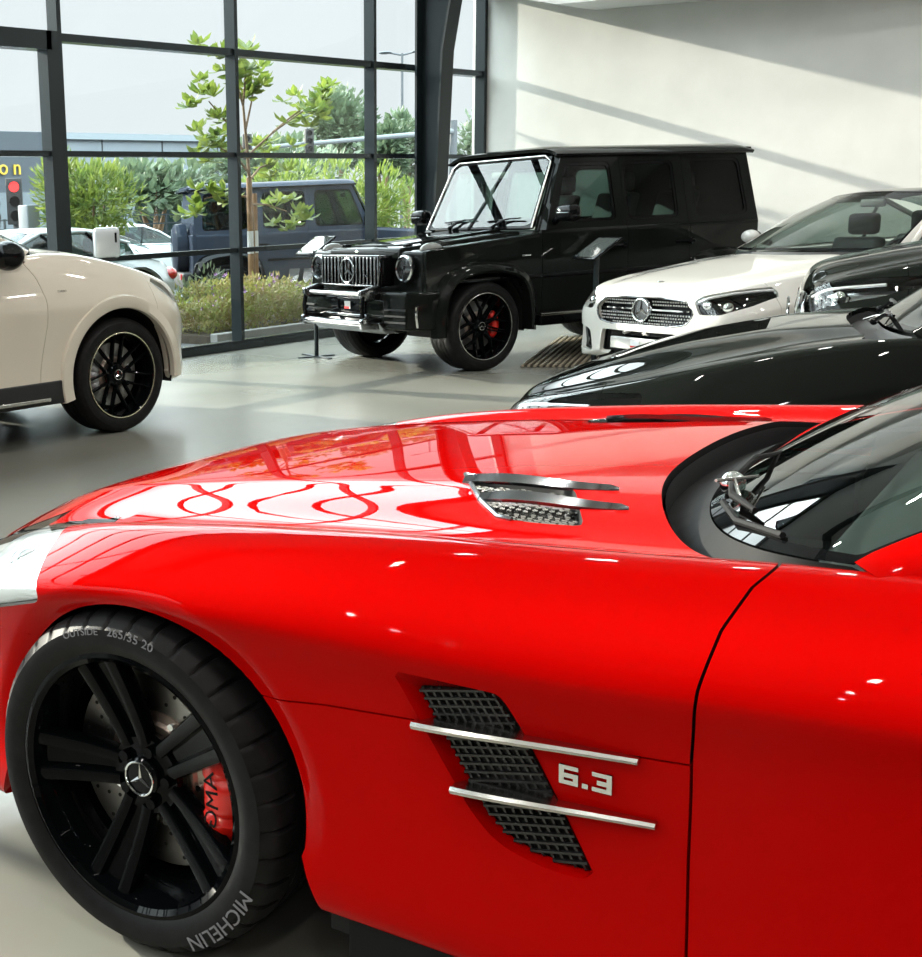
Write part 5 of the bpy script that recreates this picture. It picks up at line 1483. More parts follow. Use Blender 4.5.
# ------------------------------------------------------------------ tall bodies: the black one behind and the cream one on the left
def tall(zk=1.0, yk=1.0):
    Z_ = lambda L: [(x, z*zk) for x, z in L]
    Y_ = lambda L: [(x, y*yk) for x, y in L]
    P = dict(E_)
    P.update(
        zc=Z_([(.84, .62), (.832, .76), (.81, .88), (.77, .97), (.72, 1.01), (.6, 1.045), (.3, 1.105), (0, 1.145), (-.4, 1.19), (-.8, 1.21), (-3.3, 1.2), (-3.6, 1.15), (-3.75, .9)]),
        zs=Z_([(.84, .60), (.825, .72), (.79, .84), (.72, .915), (.6, .96), (.3, 1.03), (0, 1.08), (-.4, 1.13), (-1, 1.16), (-3.2, 1.18), (-3.6, 1.08), (-3.75, .8)]),
        ys=Y_([(.84, .10), (.825, .36), (.79, .50), (.70, .62), (.55, .70), (.25, .77), (0, .80), (-1, .82), (-2.9, .82), (-3.5, .74), (-3.75, .6)]),
        ym=Y_([(.84, .18), (.83, .46), (.79, .64), (.70, .78), (.52, .885), (.28, .945), (.05, .965), (-2.9, .965), (-3.4, .90), (-3.65, .82), (-3.75, .66)]),
        za=Z_([(.84, .56), (.7, .68), (.3, .80), (0, .84), (-2.5, .86), (-3.75, .75)]), zb=Z_([(.84, .50), (.825, .36), (.7, .28), (.3, .28), (-3, .30), (-3.5, .38), (-3.75, .6)]),
        xf=.841, xr=-3.75, wb=2.935, R=.395, Rr=.292, arch=.465, ym_wheel=.945, ww=.285, ridge=.014, sig=.05,
        base=[(x, y, z*zk) for x, y, z in [(-.78, .775, 1.205), (-.68, .63, 1.205), (-.60, .43, 1.207), (-.555, .2, 1.208), (-.54, 0, 1.209)]],
        top=[(x, y, z*zk) for x, y, z in [(-1.48, .58, 1.62), (-1.43, .47, 1.645), (-1.38, .28, 1.662), (-1.35, .12, 1.67), (-1.34, 0, 1.672)]],
        roof=[(x, z*zk, y) for x, z, y in [(-1.8, 1.705, .62), (-2.3, 1.70, .625), (-2.8, 1.62, .61), (-3.2, 1.48, .60), (-3.55, 1.25, .60)]], roofcut=.58,
        low=[(x, y, z*zk) for x, y, z in [(-.85, .845, 1.17), (-1.4, .865, 1.175), (-2.0, .865, 1.18), (-2.6, .85, 1.19), (-3.1, .80, 1.21)]],
        up=[(x, y, z*zk) for x, y, z in [(-.88, .80, 1.20), (-1.22, .70, 1.45), (-1.6, .62, 1.60), (-2.3, .63, 1.605), (-3.0, .66, 1.40)]],
        quarter=[(x, y, z*zk) for x, y, z in [(-2.95, .64, 1.2), (-3.5, .60, 1.15), (-3.5, .76, 1.15), (-2.95, .84, 1.2), (-2.95, .60, 1.45), (-3.4, .56, 1.3), (-3.4, .63, 1.29), (-2.95, .68, 1.42)]],
        open=[(-1.1, .805), (-2.6, .805), (-3.3, .68), (-3.45, .3), (-3.45, 0)], zlid=1.0*zk, posts=[(2, .02), (3, .02)],
        door0=[(-.66, .15), (-.63, .5), (-.60, .8*zk), (-.66, 1.08*zk), (-.78, 1.25)], doors=[-1.68, -2.42], sill=.42*zk, hood=[(.9, .50), (.72, .57), (.5, .65), (0, .725), (-.9, .765)], hood_z=.955*zk, bumper_x=.30,
        holes=[[(-.47, .70*zk), (-.40, .86*zk), (.40, .86*zk), (.47, .70*zk), (.44, .58*zk), (-.44, .58*zk)], [(.54, .36*zk), (.58, .54*zk), (.82, .58*zk), (.78, .38*zk)]],
        lamp=[(.50, .83*zk), (.56, .885*zk), (.72, .955*zk), (.86, .98*zk), (.90, .95*zk), (.84, .87*zk), (.68, .80*zk), (.54, .79*zk)], lamp_x=.05, lamp_r=.025,
        proj=[(.58, .60, .86*zk, .035), (.45, .72, .885*zk, .04)], drl=[(.73, .54, .86*zk), (.60, .68, .915*zk), (.42, .80, .95*zk)], drl_r=.008,
        yin=.86, zfloor=.30, zbay=.86*zk, dash=(-.86, 1.14*zk), seats=[-1.7, -2.5], mirror_in=(-1.33, 1.57*zk), mirror=(-.92, 1.02, 1.21*zk), roofmat=None, pillar=.05, trim=M['gloss_black'])
    return P
B_ = tall(1.0); B_['roofmat'] = M['black_paint']; B_['bowl'] = M['chrome']; B_['wstyle'] = 'plain'
B_['lamp'] = [(.30, .78), (.34, .885), (.56, .925), (.72, .962), (.86, .985), (.90, .96), (.86, .88), (.68, .785), (.44, .765)]
bc, bsec, bzat = make_car('suv', 'black car with a large bright headlamp, between the white coupe and the low black car', M['black_paint'], (8.12, 2.06), 110, B_)
m = MB(); pp = roundpoly(B_['holes'][0], .03, 5); m.add([(front_x(bsec, y*.97, z, .3, .85)-.03, y, z) for y, z in pp], [tuple(range(len(pp)))]); go = m.build('grille', M['gloss_black'], bc, smooth=0)
m = MB(); m.tube([(front_x(bsec, y*.985, z, .3, .85)+.004, y, z) for y, z in pp], .018, 8, closed=True); m.build('grille_surround', M['chrome'], go)
m = MB(); m.M = Matrix.Translation((.83, 0, .72)) @ Matrix.Rotation(-PI/2, 4, 'Z'); star_mb(m, .10, .014); m.build('star_emblem', M['chrome'], go, smooth=0)

W_ = tall(1.0); W_['roofmat'] = M['cream_paint']; W_['wstyle'] = 'cross'; W_['ring'] = pmat('pale_rim_edge', (.72, .68, .50), .25, .9); W_['cal'] = M['cal_grey']; W_['sideglass'] = M['glass_dark']

W_.update(
    zc=[(.972, .60), (.962, .76), (.93, .85), (.87, .93), (.79, 1.0), (.65, 1.065), (.45, 1.13), (.2, 1.195), (-.1, 1.25), (-.4, 1.285), (-.8, 1.30), (-3.3, 1.27), (-3.6, 1.2), (-3.75, .95)],
    zs=[(.972, .58), (.958, .72), (.92, .81), (.85, .89), (.75, .955), (.62, 1.005), (.45, 1.06), (.3, 1.10), (.05, 1.165), (-.24, 1.225), (-.5, 1.245), (-1, 1.225), (-3.2, 1.23), (-3.6, 1.12), (-3.75, .85)],
    ys=[(.972, .10), (.955, .33), (.91, .47), (.82, .59), (.65, .69), (.35, .765), (0, .80), (-1, .82), (-2.9, .82), (-3.5, .74), (-3.75, .6)],
    ym=[(.972, .18), (.962, .38), (.92, .54), (.86, .635), (.77, .735), (.64, .845), (.50, .905), (.25, .95), (0, .965), (-2.9, .965), (-3.4, .90), (-3.65, .82), (-3.75, .66)],
    za=[(.972, .54), (.8, .68), (.4, .80), (0, .86), (-2.5, .88), (-3.75, .75)], zb=[(.972, .48), (.955, .36), (.8, .30), (.3, .29), (-3, .30), (-3.5, .38), (-3.75, .6)], xf=.973,
    base=[(-.62, .785, 1.262), (-.51, .63, 1.283), (-.435, .43, 1.293), (-.39, .2, 1.298), (-.375, 0, 1.30)],
    top=[(-1.42, .58, 1.64), (-1.37, .47, 1.665), (-1.32, .28, 1.682), (-1.29, .12, 1.69), (-1.28, 0, 1.692)], bulge=.02,
    low=[(-.74, .885, 1.195), (-1.4, .885, 1.20), (-2.0, .885, 1.205), (-2.6, .87, 1.215), (-3.1, .82, 1.235)],
    up=[(-.77, .81, 1.29), (-1.22, .70, 1.50), (-1.6, .63, 1.61), (-2.3, .64, 1.615), (-3.0, .67, 1.42)],
    door0=[(-.73, .15), (-.70, .5), (-.63, .8), (-.62, .95), (-.66, 1.1), (-.74, 1.22)], mirror=(-.975, 1.045, 1.25), mirror_r=.14, hood_z=1.02, hood=[(.98, .5), (.80, .57), (.5, .66), (0, .735), (-.9, .775)], zbay=.95, dash=(-.76, 1.20),
    holes=[[(-.47, .68), (-.40, .86), (.40, .86), (.47, .68), (.44, .56), (-.44, .56)]], bumper_x=.36,
    lamp=[(.39, 1.005), (.43, 1.03), (.56, .975), (.70, .87), (.71, .835), (.62, .855), (.47, .945)], lamp_plane='xz', lamp_r=.015, proj=[(.52, .84, .92, .035), (.62, .80, .89, .03)], drl=[(.42, .885, 1.005), (.55, .865, .945), (.68, .81, .865)])
W_['mirrormat'] = M['gloss_black']; W_['phase'] = .25
wc, wsec, wzat = make_car('suv', 'cream white tall car on the left showing its front wheel and wing', M['cream_paint'], (5.573, 7.216), -1.341, W_)
# black lower cladding, arch rim, vertical intake, badge on the cream car
for s in (1, -1):
    rows = []
    for a in np.linspace(-.12, PI+.25, 50):
        ca, sa = math.cos(a), math.sin(a)
        r0, r1 = .455, .535
        rows.append([(r0*ca, s*.93, .40+r0*sa), (r0*ca, s*.972, .40+r0*sa), ((r0+.012)*ca, s*.982, .40+(r0+.012)*sa), (r1*ca, s*(.974-.02*max(0, ca)**2), .40+r1*sa), ((r1+.012)*ca, s*(.94-.05*max(0, ca)**2), .40+(r1+.012)*sa)])
    m = MB(); b = 5; vs = [p for r in rows for p in r]; fs = []
    for i in range(49):
        for j in range(b): fs.append((i*b+j, i*b+(j+1) % b, (i+1)*b+(j+1) % b, (i+1)*b+j))
    m.add(vs, fs+[tuple(range(b)), tuple(49*b+j for j in range(b))]); m.build('wheel_arch_flare', M['cream_paint'], wc, smooth=50)
    m = MB(); m.prism([(-.50, .27), (-.46, .425), (-2.42, .425), (-2.38, .27)], 'y', min(s*.80, s*.962), max(s*.80, s*.962), .012); so = m.build('sill_cladding', M['plastic'], wc)
    MB().box(-2.3, -.66, min(s*.93, s*1.0), max(s*.93, s*1.0), .30, .325, .006).build('side_step', M['satin'], so)
    m = MB(); m.tube([(.475, s*.915, .69), (.525, s*.898, .58), (.55, s*.890, .47), (.545, s*.894, .39)], [.005, .014, .016, .008], 8); m.build('air_slot', M['gloss_black'], wc)
    tv, tf = text_mesh('TURBO', .019, .001, 1.2); m = MB(); m.add([(-.50-s*x*1.0, s*(.958+z), 1.0+y) for x, y, z in tv], tf); m.build('wing_badge', M['dark_chrome'], wc, smooth=0)
# ------------------------------------------------------------------ stands, dispenser, floor grille
def info_stand(xy, rz, label, h=1.12):
    o = empty('display_stand', (xy[0], xy[1], 0), rz); tag(o, label, 'display stand', 'spec sheet stands')
    m = MB(); m.box(-.28, .28, -.025, .025, 0, .012, .003); m.box(-.025, .025, -.20, .20, 0, .012, .003); m.build('foot', M['steel'], o)
    MB().cyl((0, 0, .01), (0, 0, h-.03), .022, 16).build('pole', M['steel'], o)
    b = MB(); b.M = Matrix.Translation((0, 0, h)) @ Matrix.Rotation(math.radians(35), 4, 'X')
    b.box(-.20, .20, -.15, .15, -.012, .008, .005); fo = b.build('tray', M['gloss_black'], o)
    b = MB(); b.M = Matrix.Translation((0, 0, h)) @ Matrix.Rotation(math.radians(35), 4, 'X')
    b.box(-.18, .18, -.13, .13, .008, .011); b.build('screen', pmat('screen_glass', (.05, .06, .06), .05, 0, 1, .02), fo, smooth=0)
    return o
info_stand((9.77, 8.04), math.radians(-112), 'thin black display stand left of the boxy black car grille')
info_stand((10.08, 5.22), math.radians(-126), 'thin black display stand between the white coupe and the boxy black car door', 1.04)
d = empty('hand_sanitiser_dispenser', (7.62, 8.75, 0)); tag(d, 'silver hand sanitiser dispenser on a stand behind the cream white car', 'dispenser')
MB().cyl((0, .05, 0), (0, .05, 1.2), .02, 12).build('pole', M['steel'], d)
MB().box(-.16, .16, -.10, .20, 0, .015, .004).build('base', M['steel'], d)
m = MB(); m.M = Matrix.Rotation(math.radians(-35), 4, 'Z'); m.box(-.13, .11, -.10, .10, 1.11, 1.39, .035); bo = m.build('housing', M['silver_paint'], d)
m = MB(); m.M = Matrix.Rotation(math.radians(-35), 4, 'Z'); m.box(.06, .08, -.103, -.098, 1.25, 1.34, .002); m.build('level_window', M['gloss_black'], bo)
m = MB(); m.M = Matrix.Rotation(math.radians(-35), 4, 'Z'); m.box(-.07, .07, -.09, .02, 1.085, 1.105, .006); m.build('spout', M['plastic'], bo)
# ribbed floor mat under the black off-roader
o = empty('floor_grille', (0, 0, 0)); tag(o, 'ribbed metal floor mat on the concrete beside the boxy black car rear', 'floor mat')
dv = np.array([.93, .37]); pv = np.array([.37, -.93]); A0 = np.array([9.95, 5.85])
q = [A0, A0+dv*2.7, A0+dv*2.7+pv*1.28, A0+pv*1.28]
m = MB(); m.add([(*p, .004) for p in q]+[(*p, .0) for p in q], [(0, 1, 2, 3), (4, 5, 6, 7), (0, 1, 5, 4), (1, 2, 6, 5), (2, 3, 7, 6), (3, 0, 4, 7)]); m.build('base', pmat('mat_base', (.035, .03, .02), .5), o, smooth=0)
r = MB(); n = 24
for k in range(n):
    a0 = A0+pv*1.28*(k+.2)/n; a1 = A0+pv*1.28*(k+.62)/n
    p = [a0, a0+dv*2.7, a1+dv*2.7, a1]
    r.hexa([(*v, .004) for v in p]+[(*v, .020) for v in p])
r.build('rib', pmat('mat_rib', (.48, .43, .33), .4, .2), o, smooth=0)['kind'] = 'stuff'
# ------------------------------------------------------------------ outdoors beyond the glass
asphalt = pmat('asphalt', (.085, .085, .085), .85, vary=.25, vscale=1.5)
struct(MB().box(-40, 140, YG+.1, 140, -.16, -.02).build('ground', asphalt, smooth=0))
pav = pmat('pavement', (.22, .21, .19), .8, vary=.1, vscale=3)
struct(MB().box(-12, 16, YG+.1, 9.95, -.03, -.002).build('path', pav, smooth=0))
struct(MB().prism([(10.3, 9.95), (13.6, 9.95), (13.6, 10.07), (10.3, 10.07)], 'z', -.02, .11, .01).build('kerb', pmat('concrete_kerb', (.26, .255, .24), .8, vary=.1, vscale=6), smooth=0))
soil = pmat('soil', (.06, .045, .03), .9, vary=.3, vscale=6)

def leafmat(name, a, b, tr=.35):
    m, nt, out = _nodes(name)
    bs = nt.nodes.new('ShaderNodeBsdfPrincipled'); bs.inputs['Roughness'].default_value = .5
    t = nt.nodes.new('ShaderNodeBsdfTranslucent'); mx = nt.nodes.new('ShaderNodeMixShader'); mx.inputs[0].default_value = tr
    tc = nt.nodes.new('ShaderNodeTexCoord'); n = nt.nodes.new('ShaderNodeTexNoise'); n.inputs['Scale'].default_value = 5
    nt.links.new(tc.outputs['Object'], n.inputs['Vector'])
    r = nt.nodes.new('ShaderNodeValToRGB'); r.color_ramp.elements[0].color = (*a, 1); r.color_ramp.elements[1].color = (*b, 1)
    r.color_ramp.elements[0].position = .35; r.color_ramp.elements[1].position = .65
    nt.links.new(n.outputs[0], r.inputs[0]); nt.links.new(r.outputs[0], bs.inputs['Base Color']); nt.links.new(r.outputs[0], t.inputs[0])
    nt.links.new(bs.outputs[0], mx.inputs[1]); nt.links.new(t.outputs[0], mx.inputs[2]); nt.links.new(mx.outputs[0], out.inputs[0])
    return m
LG = leafmat('broad_leaf', (.10, .16, .03), (.22, .27, .045), .45)
LB = leafmat('bush_leaf', (.09, .15, .03), (.24, .29, .055), .45)
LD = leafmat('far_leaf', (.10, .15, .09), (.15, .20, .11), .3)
LH = leafmat('hedge_leaf', (.27, .20, .08), (.27, .31, .07), .4)
FL = pmat('mauve_petal', (.42, .22, .50), .6)
bark = pmat('bark', (.20, .13, .075), .85, vary=.2, vscale=20)
rng = random.Random(5)
def leaf(m, p, d, L, w, up=None):
    d = Vector(d).normalized(); s = d.cross(Vector((0, 0, 1)) if abs(d.z) < .95 else Vector((1, 0, 0))).normalized()
    s = (s*math.cos(rng.uniform(-.7, .7))+d.cross(s)*math.sin(rng.uniform(-.7, .7))).normalized(); n = d.cross(s)
    p = Vector(p); k = .12*L
    a = [p, p+d*L*.3+s*w*.42+n*k*.4, p+d*L*.68+s*w*.5+n*k*.4, p+d*L-n*k*.6, p+d*L*.68-s*w*.5+n*k*.4, p+d*L*.3-s*w*.42+n*k*.4, p+d*L*.5]
    m.add([tuple(v) for v in a], [(0, 1, 6), (1, 2, 6), (2, 3, 6), (3, 4, 6), (4, 5, 6), (5, 0, 6)])
def rosette(m, p, n, L, w, spread=1.0):
    for i in range(n):
        a = 2*PI*i/n+rng.uniform(-.3, .3); el = rng.uniform(-.25, .95)*spread
        leaf(m, p, (math.cos(a)*math.cos(el), math.sin(a)*math.cos(el), math.sin(el)), L*rng.uniform(.75, 1.15), w*rng.uniform(.8, 1.15))
def bushy(name, label, cat, c, r, n, L, w, mat, group=None, trunk=None):
    o = empty(name, (c[0], c[1], 0)); tag(o, label, cat, group)
    m = MB()
    lumps = [(rng.uniform(-.6, .6), rng.uniform(-.6, .6), rng.uniform(-.6, .7), rng.uniform(.4, .6)) for _ in range(14)]
    for i in range(n):
        l = rng.choice(lumps); th = rng.uniform(0, 2*PI); ph = math.acos(rng.uniform(-1, 1))
        u = Vector((math.sin(ph)*math.cos(th), math.sin(ph)*math.sin(th), math.cos(ph)))
        p = Vector((l[0]*r[0], l[1]*r[1], c[2]+l[2]*r[2]))+Vector((u.x*r[0], u.y*r[1], u.z*r[2]))*l[3]*rng.uniform(.8, 1)
        leaf(m, p, u+Vector((rng.uniform(-.6, .6), rng.uniform(-.6, .6), rng.uniform(-.2, .8))), L*rng.uniform(.7, 1.3), w*rng.uniform(.7, 1.3))
    m.build('foliage', mat, o, smooth=0, fix=False)
    t = MB()
    for k in range(3):
        a = 2.1*k; t.tube([(0, 0, -.02), (math.cos(a)*r[0]*.12, math.sin(a)*r[1]*.12, c[2]*.5), (math.cos(a)*r[0]*.4, math.sin(a)*r[1]*.4, c[2]+r[2]*.3)], [trunk or .05, (trunk or .05)*.7, .015], 7)
    t.build('stem', bark, o)
    return o
# young broad-leaved tree tied to stakes
o = empty('tree', (12.64, 11.5, 0)); tag(o, 'young broad-leaved tree tied to wooden stakes in front of the window', 'tree')
t = MB(); T0 = [(0, 0, 0), (.02, 0, 1.2), (-.03, .02, 2.2), (-.10, .02, 2.9), (-.06, .0, 3.3)]
t.tube(T0, [.030, .027, .022, .016, .010], 8)
brs = [((-.03, .02, 2.2), (-.30, .1, 2.65), (-.62, .15, 2.95)), ((-.03, .02, 2.25), (.35, -.1, 2.55), (.9, -.2, 2.85)), ((.35, -.1, 2.55), (.8, 0, 2.75), (1.45, .1, 3.02)), ((-.1, .02, 2.9), (-.25, 0, 3.2), (-.35, .05, 3.45)),
       ((0, 0, 1.95), (.35, .15, 2.1), (.85, .25, 2.2)), ((-.02, 0, 2.0), (-.35, -.1, 2.2), (-.72, -.1, 2.35)), ((-.08, 0, 2.6), (.15, .1, 2.95), (.22, .1, 3.25)), ((0, 0, 1.7), (-.4, .1, 1.75), (-.75, .15, 1.70)), ((0, 0, 1.6), (.4, .1, 1.6), (.95, .2, 1.5))]
for b in brs: t.tube(b, [.018, .013, .008], 6)
t.build('trunk', bark, o)
m = MB()
for b in brs:
    e = Vector(b[2]); mid = Vector(b[1])
    for q in range(9):
        c = e+Vector((rng.uniform(-.36, .36), rng.uniform(-.25, .25), rng.uniform(-.26, .26))); rosette(m, c, 8, .20, .095)
    rosette(m, mid+(e-mid)*.4, 7, .22, .10)
rosette(m, Vector((-.06, 0, 3.35)), 10, .26, .12); rosette(m, Vector((-.02, 0, 3.6)), 8, .24, .11)
m.build('foliage', LG, o, smooth=0, fix=False)
wood = pmat('stake_wood', (.26, .15, .075), .8, vary=.15, vscale=12)
for (dx, dy, h_) in ((-.17, -.12, 1.95), (.17, .10, 1.75)):
    s = empty('stake', (12.64+dx, 11.5+dy, 0)); tag(s, 'wooden tree stake %s' % ('left of the young trunk outside' if dx < 0 else 'right of the young trunk outside'), 'stake', 'tree stakes')
    MB().cyl((0, 0, 0), (0, 0, h_), .038, 10).build('post', wood, s)
    MB().cyl((0, 0, .95), (0, 0, 1.25), .042, 10).build('white_band', pmat('white_tape', (.6, .6, .58), .6), s)
# flowering hedge in its bed
MB().box(10.3, 13.6, 10.07, 11.6, -.02, .08).build('planting_bed', soil, smooth=0)['kind'] = 'structure'
m = MB()
for i in range(8500):
    x = rng.uniform(10.34, 13.3); y = rng.uniform(10.12, 11.2); top = .50+.10*math.sin(x*2.3)+.07*math.sin(x*5.1+y*3)
    z = top*(rng.random()**.75)
    if x < 10.0: z = z*.95
    leaf(m, (x, y, .05+z), (rng.uniform(-1, 1), rng.uniform(-1, .6), rng.uniform(-.1, 1.1)), rng.uniform(.05, .10), rng.uniform(.018, .032))
h1 = m.build('hedge', LH, smooth=0, fix=False); tag(h1, 'low flowering hedge in the kerbed bed outside the glass', 'hedge', kind='stuff')
m = MB()
for i in range(60):
    x = rng.uniform(10.4, 13.2); y = rng.uniform(10.12, 10.9); z = .50+.10*math.sin(x*2.3)+.07*math.sin(x*5.1+y*3)+rng.uniform(-.10, .12)
    for k in range(5):
        a = 2*PI*k/5; leaf(m, (x, y, z), (math.cos(a), -.5, math.sin(a)), .035, .03)
h2 = m.build('blossom', FL, h1, smooth=0, fix=False); h2['kind'] = 'stuff'
# bushes and trees
bushy('bush', 'leafy yellow-green bush outside, between the thick window post and the parked white car', 'bush', (12.15, 14.3, 1.5), (.72, .7, .80), 2300, .18, .042, LB, trunk=.06)
bushy('bush', 'wispy green bush outside, right of the parked grey car beside the steel column', 'bush', (20.2, 15.0, 1.35), (1.05, 1.0, 1.2), 2200, .22, .045, LB, trunk=.05)
bushy('bush', 'leafy bush outside behind the roof of the parked grey car', 'bush', (22.0, 18.6, 1.75), (2.0, 1.0, .75), 2200, .24, .06, LB, trunk=.05)
bushy('bush', 'low grey-green shrub outside at the foot of the parked grey car', 'bush', (11.98, 11.9, .36), (.36, .3, .36), 700, .10, .03, leafmat('grey_leaf', (.10, .13, .075), (.17, .20, .11)), trunk=.02)
for (c, r, n, lb) in (((50.4, 40, 5.0), (2.2, 2, 2.2), 2400, 'tall hazy tree across the road, above the parked grey car roof'), ((45.5, 33.5, 4.1), (1.0, 1.0, 1.25), 1200, 'distant tree left of the street lamp'), ((55.2, 39.2, 4.6), (1.3, 1.2, 1.4), 1200, 'distant tree right of the street lamp'),
                      ((58.8, 37, 4.6), (1.7, 1.3, 1.8), 1400, 'distant tree seen right of the steel column'), ((27.3, 29, 2.35), (1.9, 1.5, .75), 1200, 'spreading tree before the grey building'), ((43, 38, 3.4), (4.2, 2, 1.3), 1800, 'wide clump of trees behind the young tree')):
    bushy('tree', lb, 'tree', c, r, n, .42, .20, LD, 'distant trees', trunk=.14)
# building, sign, road furniture
bm_ = pmat('grey_facade', (.19, .225, .255), .7, vary=.06, vscale=.4); bo = empty('building', (20, 46, 0)); tag(bo, 'long low grey building across the road', 'building')
MB().box(-2, 34, 0, 14, -.1, 5.55).build('wall', bm_, bo, smooth=0); MB().box(-2.2, 34.2, -.2, 14.2, 5.45, 5.75).build('roof_edge', pmat('roof_edge_grey', (.24, .28, .31), .6), bo, smooth=0)
for k in range(6): MB().box(2+5*k, 5.2+5*k, -.06, .05, .2, 3.0).build('shopfront', M['glass_dark'], bo, smooth=0)
for k in range(9): MB().box(4*k-.03, 4*k+.03, -.03, .03, 3.2, 5.45).build('panel_joint', M['steel'], bo, smooth=0)
so = empty('shop_sign', (35.0, 44.6, 0)); tag(so, 'dark shop sign panel with yellow letters at the left edge', 'sign')
MB().box(-14, .9, 0, .25, 3.0, 5.62).build('panel', pmat('sign_panel', (.055, .07, .085), .5), so, smooth=0)
for q, xx in enumerate((-2.05, -1.30)):
    tv, tf = text_mesh('on'[q], .95, .03); m = MB(); m.add([(xx+x, -.06+z, 4.06+y) for x, y, z in tv], [f for f in tf]); m.build('letter', pmat('yellow_letter', (.62, .42, .05), .5), so, smooth=0)
MB().box(-14, .4, -.25, .25, 0, 3.0).build('support', pmat('sign_base', (.14, .17, .19), .6), so, smooth=0)
metal = pmat('galvanised_pole', (.10, .11, .12), .6)
lo = empty('street_lamp', (60.05, 43, 0)); tag(lo, 'tall double-armed street lamp against the sky', 'street lamp')
MB().tube([(0, 0, 0), (0, 0, 10.2)], [.13, .07], 10).build('pole', metal, lo)
for s in (-1, 1):
    MB().tube([(0, 0, 10.1), (s*.7*.75, -s*.7*.66, 10.25)], .05, 8).build('arm', metal, lo)
    m = MB(); m.sphere((s*.95*.75, -s*.95*.66, 10.27), .5, 12, 8, (.8, .7, .16)); m.build('lamp_head', metal, lo)
def signal(loc, rz, label, lit=None, h=2.5, pole=True, group='traffic signals'):
    o = empty('traffic_light', loc, rz); tag(o, label, 'traffic light', group)
    MB().box(-.16, .16, -.12, .12, h-.45, h+.45, .02).build('housing', M['plastic'], o)
    for k in range(3):
        on = (lit == k)
        m = MB(); m.cyl((0, -.125, h+.28-.28*k), (0, -.14, h+.28-.28*k), .10, 18)
        m.build('lens', pmat('lit_red', (.7, .02, .02), .4, emit=(1, .03, .03), emit_s=1.6) if on else M['gloss_black'], o)
        m = MB(); m.tube([(.11*math.cos(a), -.14, h+.28-.28*k+.11*math.sin(a)) for a in np.linspace(0, PI, 10)], .012, 5); m.build('visor', M['plastic'], o)
    if pole: MB().cyl((0, .05, 0), (0, .05, h-.4), .06, 10).build('pole', metal, o)
    return o
signal((15.03, 20, 0), math.radians(-38), 'traffic light showing red, outside at the left edge', 0, 1.95)
signal((14.68, 20.3, 0), math.radians(40), 'unlit traffic light seen side-on left of the red one', None, 1.9)
ma = empty('signal_mast', (47, 31, 0)); tag(ma, 'pale horizontal signal mast arm reaching over the road', 'signal mast')
MB().cyl((0, 0, 0), (0, 0, 5.2), .16, 12).build('pole', metal, ma)
MB().tube([(0, 0, 4.75), (-14, 0, 3.85)], [.12, .07], 10).build('arm', pmat('pale_arm', (.17, .19, .20), .6), ma)
signal((37.05, 30.72, 0), math.radians(-40), 'traffic light hanging on the mast arm, before the hazy tree', None, 4.2, False)
signal((33.6, 30.72, 0), math.radians(-40), 'traffic light at the free end of the mast arm, right of the young trunk', None, 3.95, False)
# railing, wall
rl = empty('railing', (20, 27, 0)); tag(rl, 'dark railing on a pale low wall beyond the parked white car', 'railing')
MB().box(-8, 14, 0, .25, 0, .95).build('low_wall', pmat('pale_wall', (.20, .21, .21), .8), rl, smooth=0)
for z in (1.15, 1.4, 1.65): MB().box(-8, 14, .1, .14, z-.02, z+.02).build('rail', M['steel'], rl, smooth=0)
for k in range(12): MB().box(-8+2*k-.025, -8+2*k+.025, .095, .145, .95, 1.68).build('post', M['steel'], rl, smooth=0)
bx = empty('control_cabinet', (11.6, 15.1, 0)); tag(bx, 'plain pale box post outside beside the thick window post', 'cabinet'); MB().box(-.12, .12, -.12, .12, 0, 1.76, .02).build('body', pmat('pale_box', (.16, .18, .19), .6), bx)
# parked vehicles
build_offroader('blue-grey boxy off-road car parked outside behind the hedge', M['blue_grey_paint'], (12.95+.95*math.cos(math.radians(52))+3.45*math.cos(math.radians(-38)), 13.0+.95*math.sin(math.radians(52))+3.45*math.sin(math.radians(-38))), -38, shown=False)
O1 = dict(tall(.83)); O1.update(roofmat=M['outdoor_white'], wstyle='plain', nx=110, nv=110, sideglass=M['glass_dark'])
oc, _, _ = make_car('estate_car', 'white car parked just outside the glass, rear lamp beside the hedge', M['outdoor_white'], (7.55, 12.35), 180, O1)
for s in (1, -1):
    m = MB(); m.sphere((-3.58, s*.74, .76), .12, 16, 10, (.9, 1.2, .75)); m.build('tail_lamp', M['lampred'], oc)
O2 = dict(A_); O2.update(roofmat=M['outdoor_white'], wstyle='plain', nx=110, nv=110, sideglass=M['glass_dark'])
make_car('saloon', 'white saloon parked farther out, between the bush and the grey off-road car', M['outdoor_white'], (20.1, 20.2), -15, O2)
# ------------------------------------------------------------------ camera, light, tone
h, pitch, roll, f = 1.41, math.radians(10.953), math.radians(-2.453), 1225.95
cd = bpy.data.cameras.new('camera'); cam = bpy.data.objects.new('camera', cd); COL.objects.link(cam)
az = math.radians(48.541)
fw = Vector((math.cos(az)*math.cos(pitch), math.sin(az)*math.cos(pitch), -math.sin(pitch)))
rt = Vector((math.sin(az), -math.cos(az), 0)); up = rt.cross(fw)
r2 = rt*math.cos(roll)+up*math.sin(roll); u2 = -rt*math.sin(roll)+up*math.cos(roll)
mt = Matrix((r2, u2, -fw)).transposed().to_4x4(); mt.translation = Vector((0, 0, h))
cam.matrix_world = mt
cd.sensor_fit = 'VERTICAL'; cd.sensor_height = 24; cd.lens = f/957*24
# the picture is the right-hand part of a wider frame: principal point at (125.5, 461.9)
cd.shift_x = (922/2-125.509)/957; cd.shift_y = -(957/2-461.866)/957
cd.clip_end = 500
SC.camera = cam

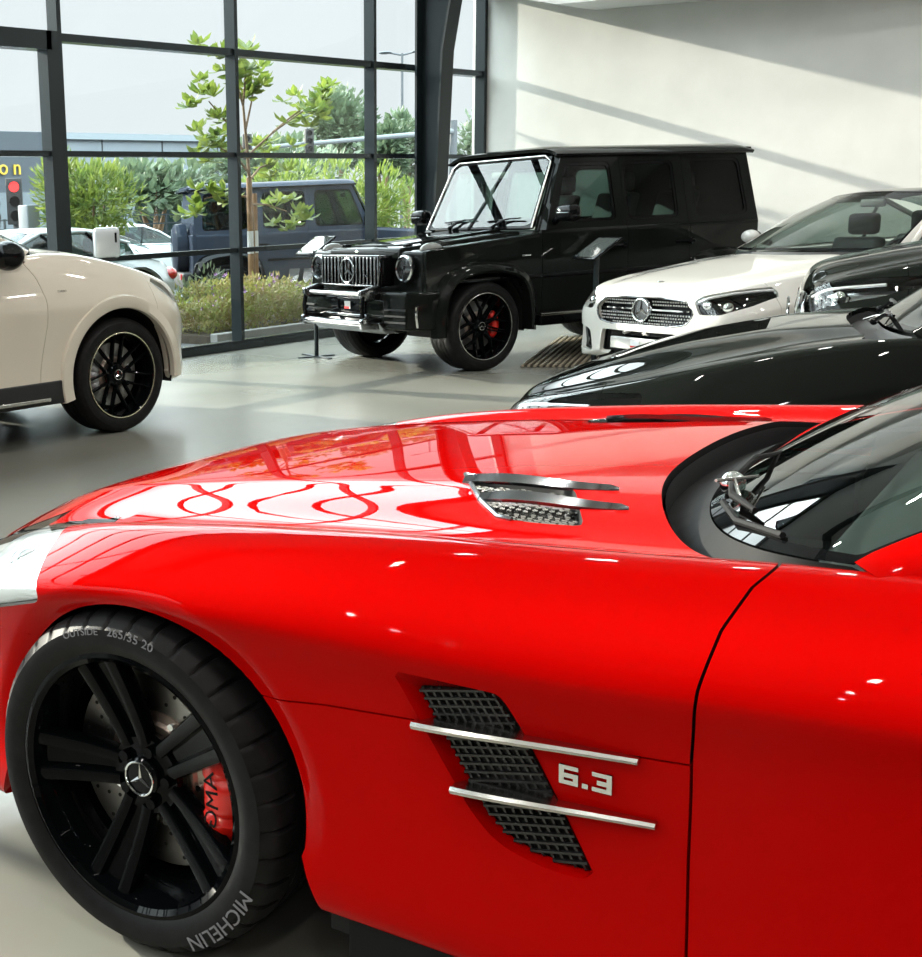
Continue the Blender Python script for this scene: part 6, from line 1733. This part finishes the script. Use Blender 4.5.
wd = bpy.data.worlds.new('sky'); SC.world = wd; wd.use_nodes = True
nt = wd.node_tree; nt.nodes.clear()
o = nt.nodes.new('ShaderNodeOutputWorld'); bg = nt.nodes.new('ShaderNodeBackground'); nt.links.new(bg.outputs[0], o.inputs[0])
tc = nt.nodes.new('ShaderNodeTexCoord'); sx = nt.nodes.new('ShaderNodeSeparateXYZ'); nt.links.new(tc.outputs['Generated'], sx.inputs[0])
rp = nt.nodes.new('ShaderNodeValToRGB'); nt.links.new(sx.outputs[2], rp.inputs[0])
rp.color_ramp.interpolation = 'EASE'; e = rp.color_ramp.elements          # hazy and dim along the horizon, bright higher up
e[0].position = 0; e[0].color = (.104, .111, .114, 1); e[1].position = 1; e[1].color = (.70, .88, .95, 1)
for t_, c_ in ((.20, (.106, .113, .116, 1)), (.36, (.85, .93, .94, 1))): q = e.new(t_); q.color = c_
nt.links.new(rp.outputs[0], bg.inputs[0]); bg.inputs[1].default_value = 7.0

sd = bpy.data.lights.new('sun', 'SUN'); sun = bpy.data.objects.new('sun', sd); COL.objects.link(sun)
sd.energy = 9; sd.angle = math.radians(.6); sd.color = (1, .93, .79)
sun.rotation_euler = Vector((.15, -1, -.353)).to_track_quat('-Z', 'Y').to_euler()

# strip lamps under the ceiling
k = 0
for x in (-9, -6, -3, 0, 3, 6, 9, 11.8):
    for y in (-5.5, -2.2, 1.1, 4.4):
        ld = bpy.data.lights.new('strip_lamp', 'AREA'); ld.shape = 'RECTANGLE'; ld.size = .5; ld.size_y = .07
        ld.energy = 34; ld.color = (1, .97, .92)
        lo = bpy.data.objects.new('strip_lamp', ld); COL.objects.link(lo); lo.location = (x, y, 6.6)

SC.view_settings.view_transform = 'Standard'; SC.view_settings.look = 'None'
SC.view_settings.exposure = .30; SC.view_settings.gamma = 1; SC.view_settings.use_curve_mapping = False
SC.cycles.use_denoising = True
SC.cycles.max_bounces = 10; SC.cycles.transparent_max_bounces = 24
SC.cycles.glossy_bounces = 5; SC.cycles.diffuse_bounces = 4
SC.cycles.caustics_reflective = False; SC.cycles.caustics_refractive = False
SC.cycles.sample_clamp_indirect = 8
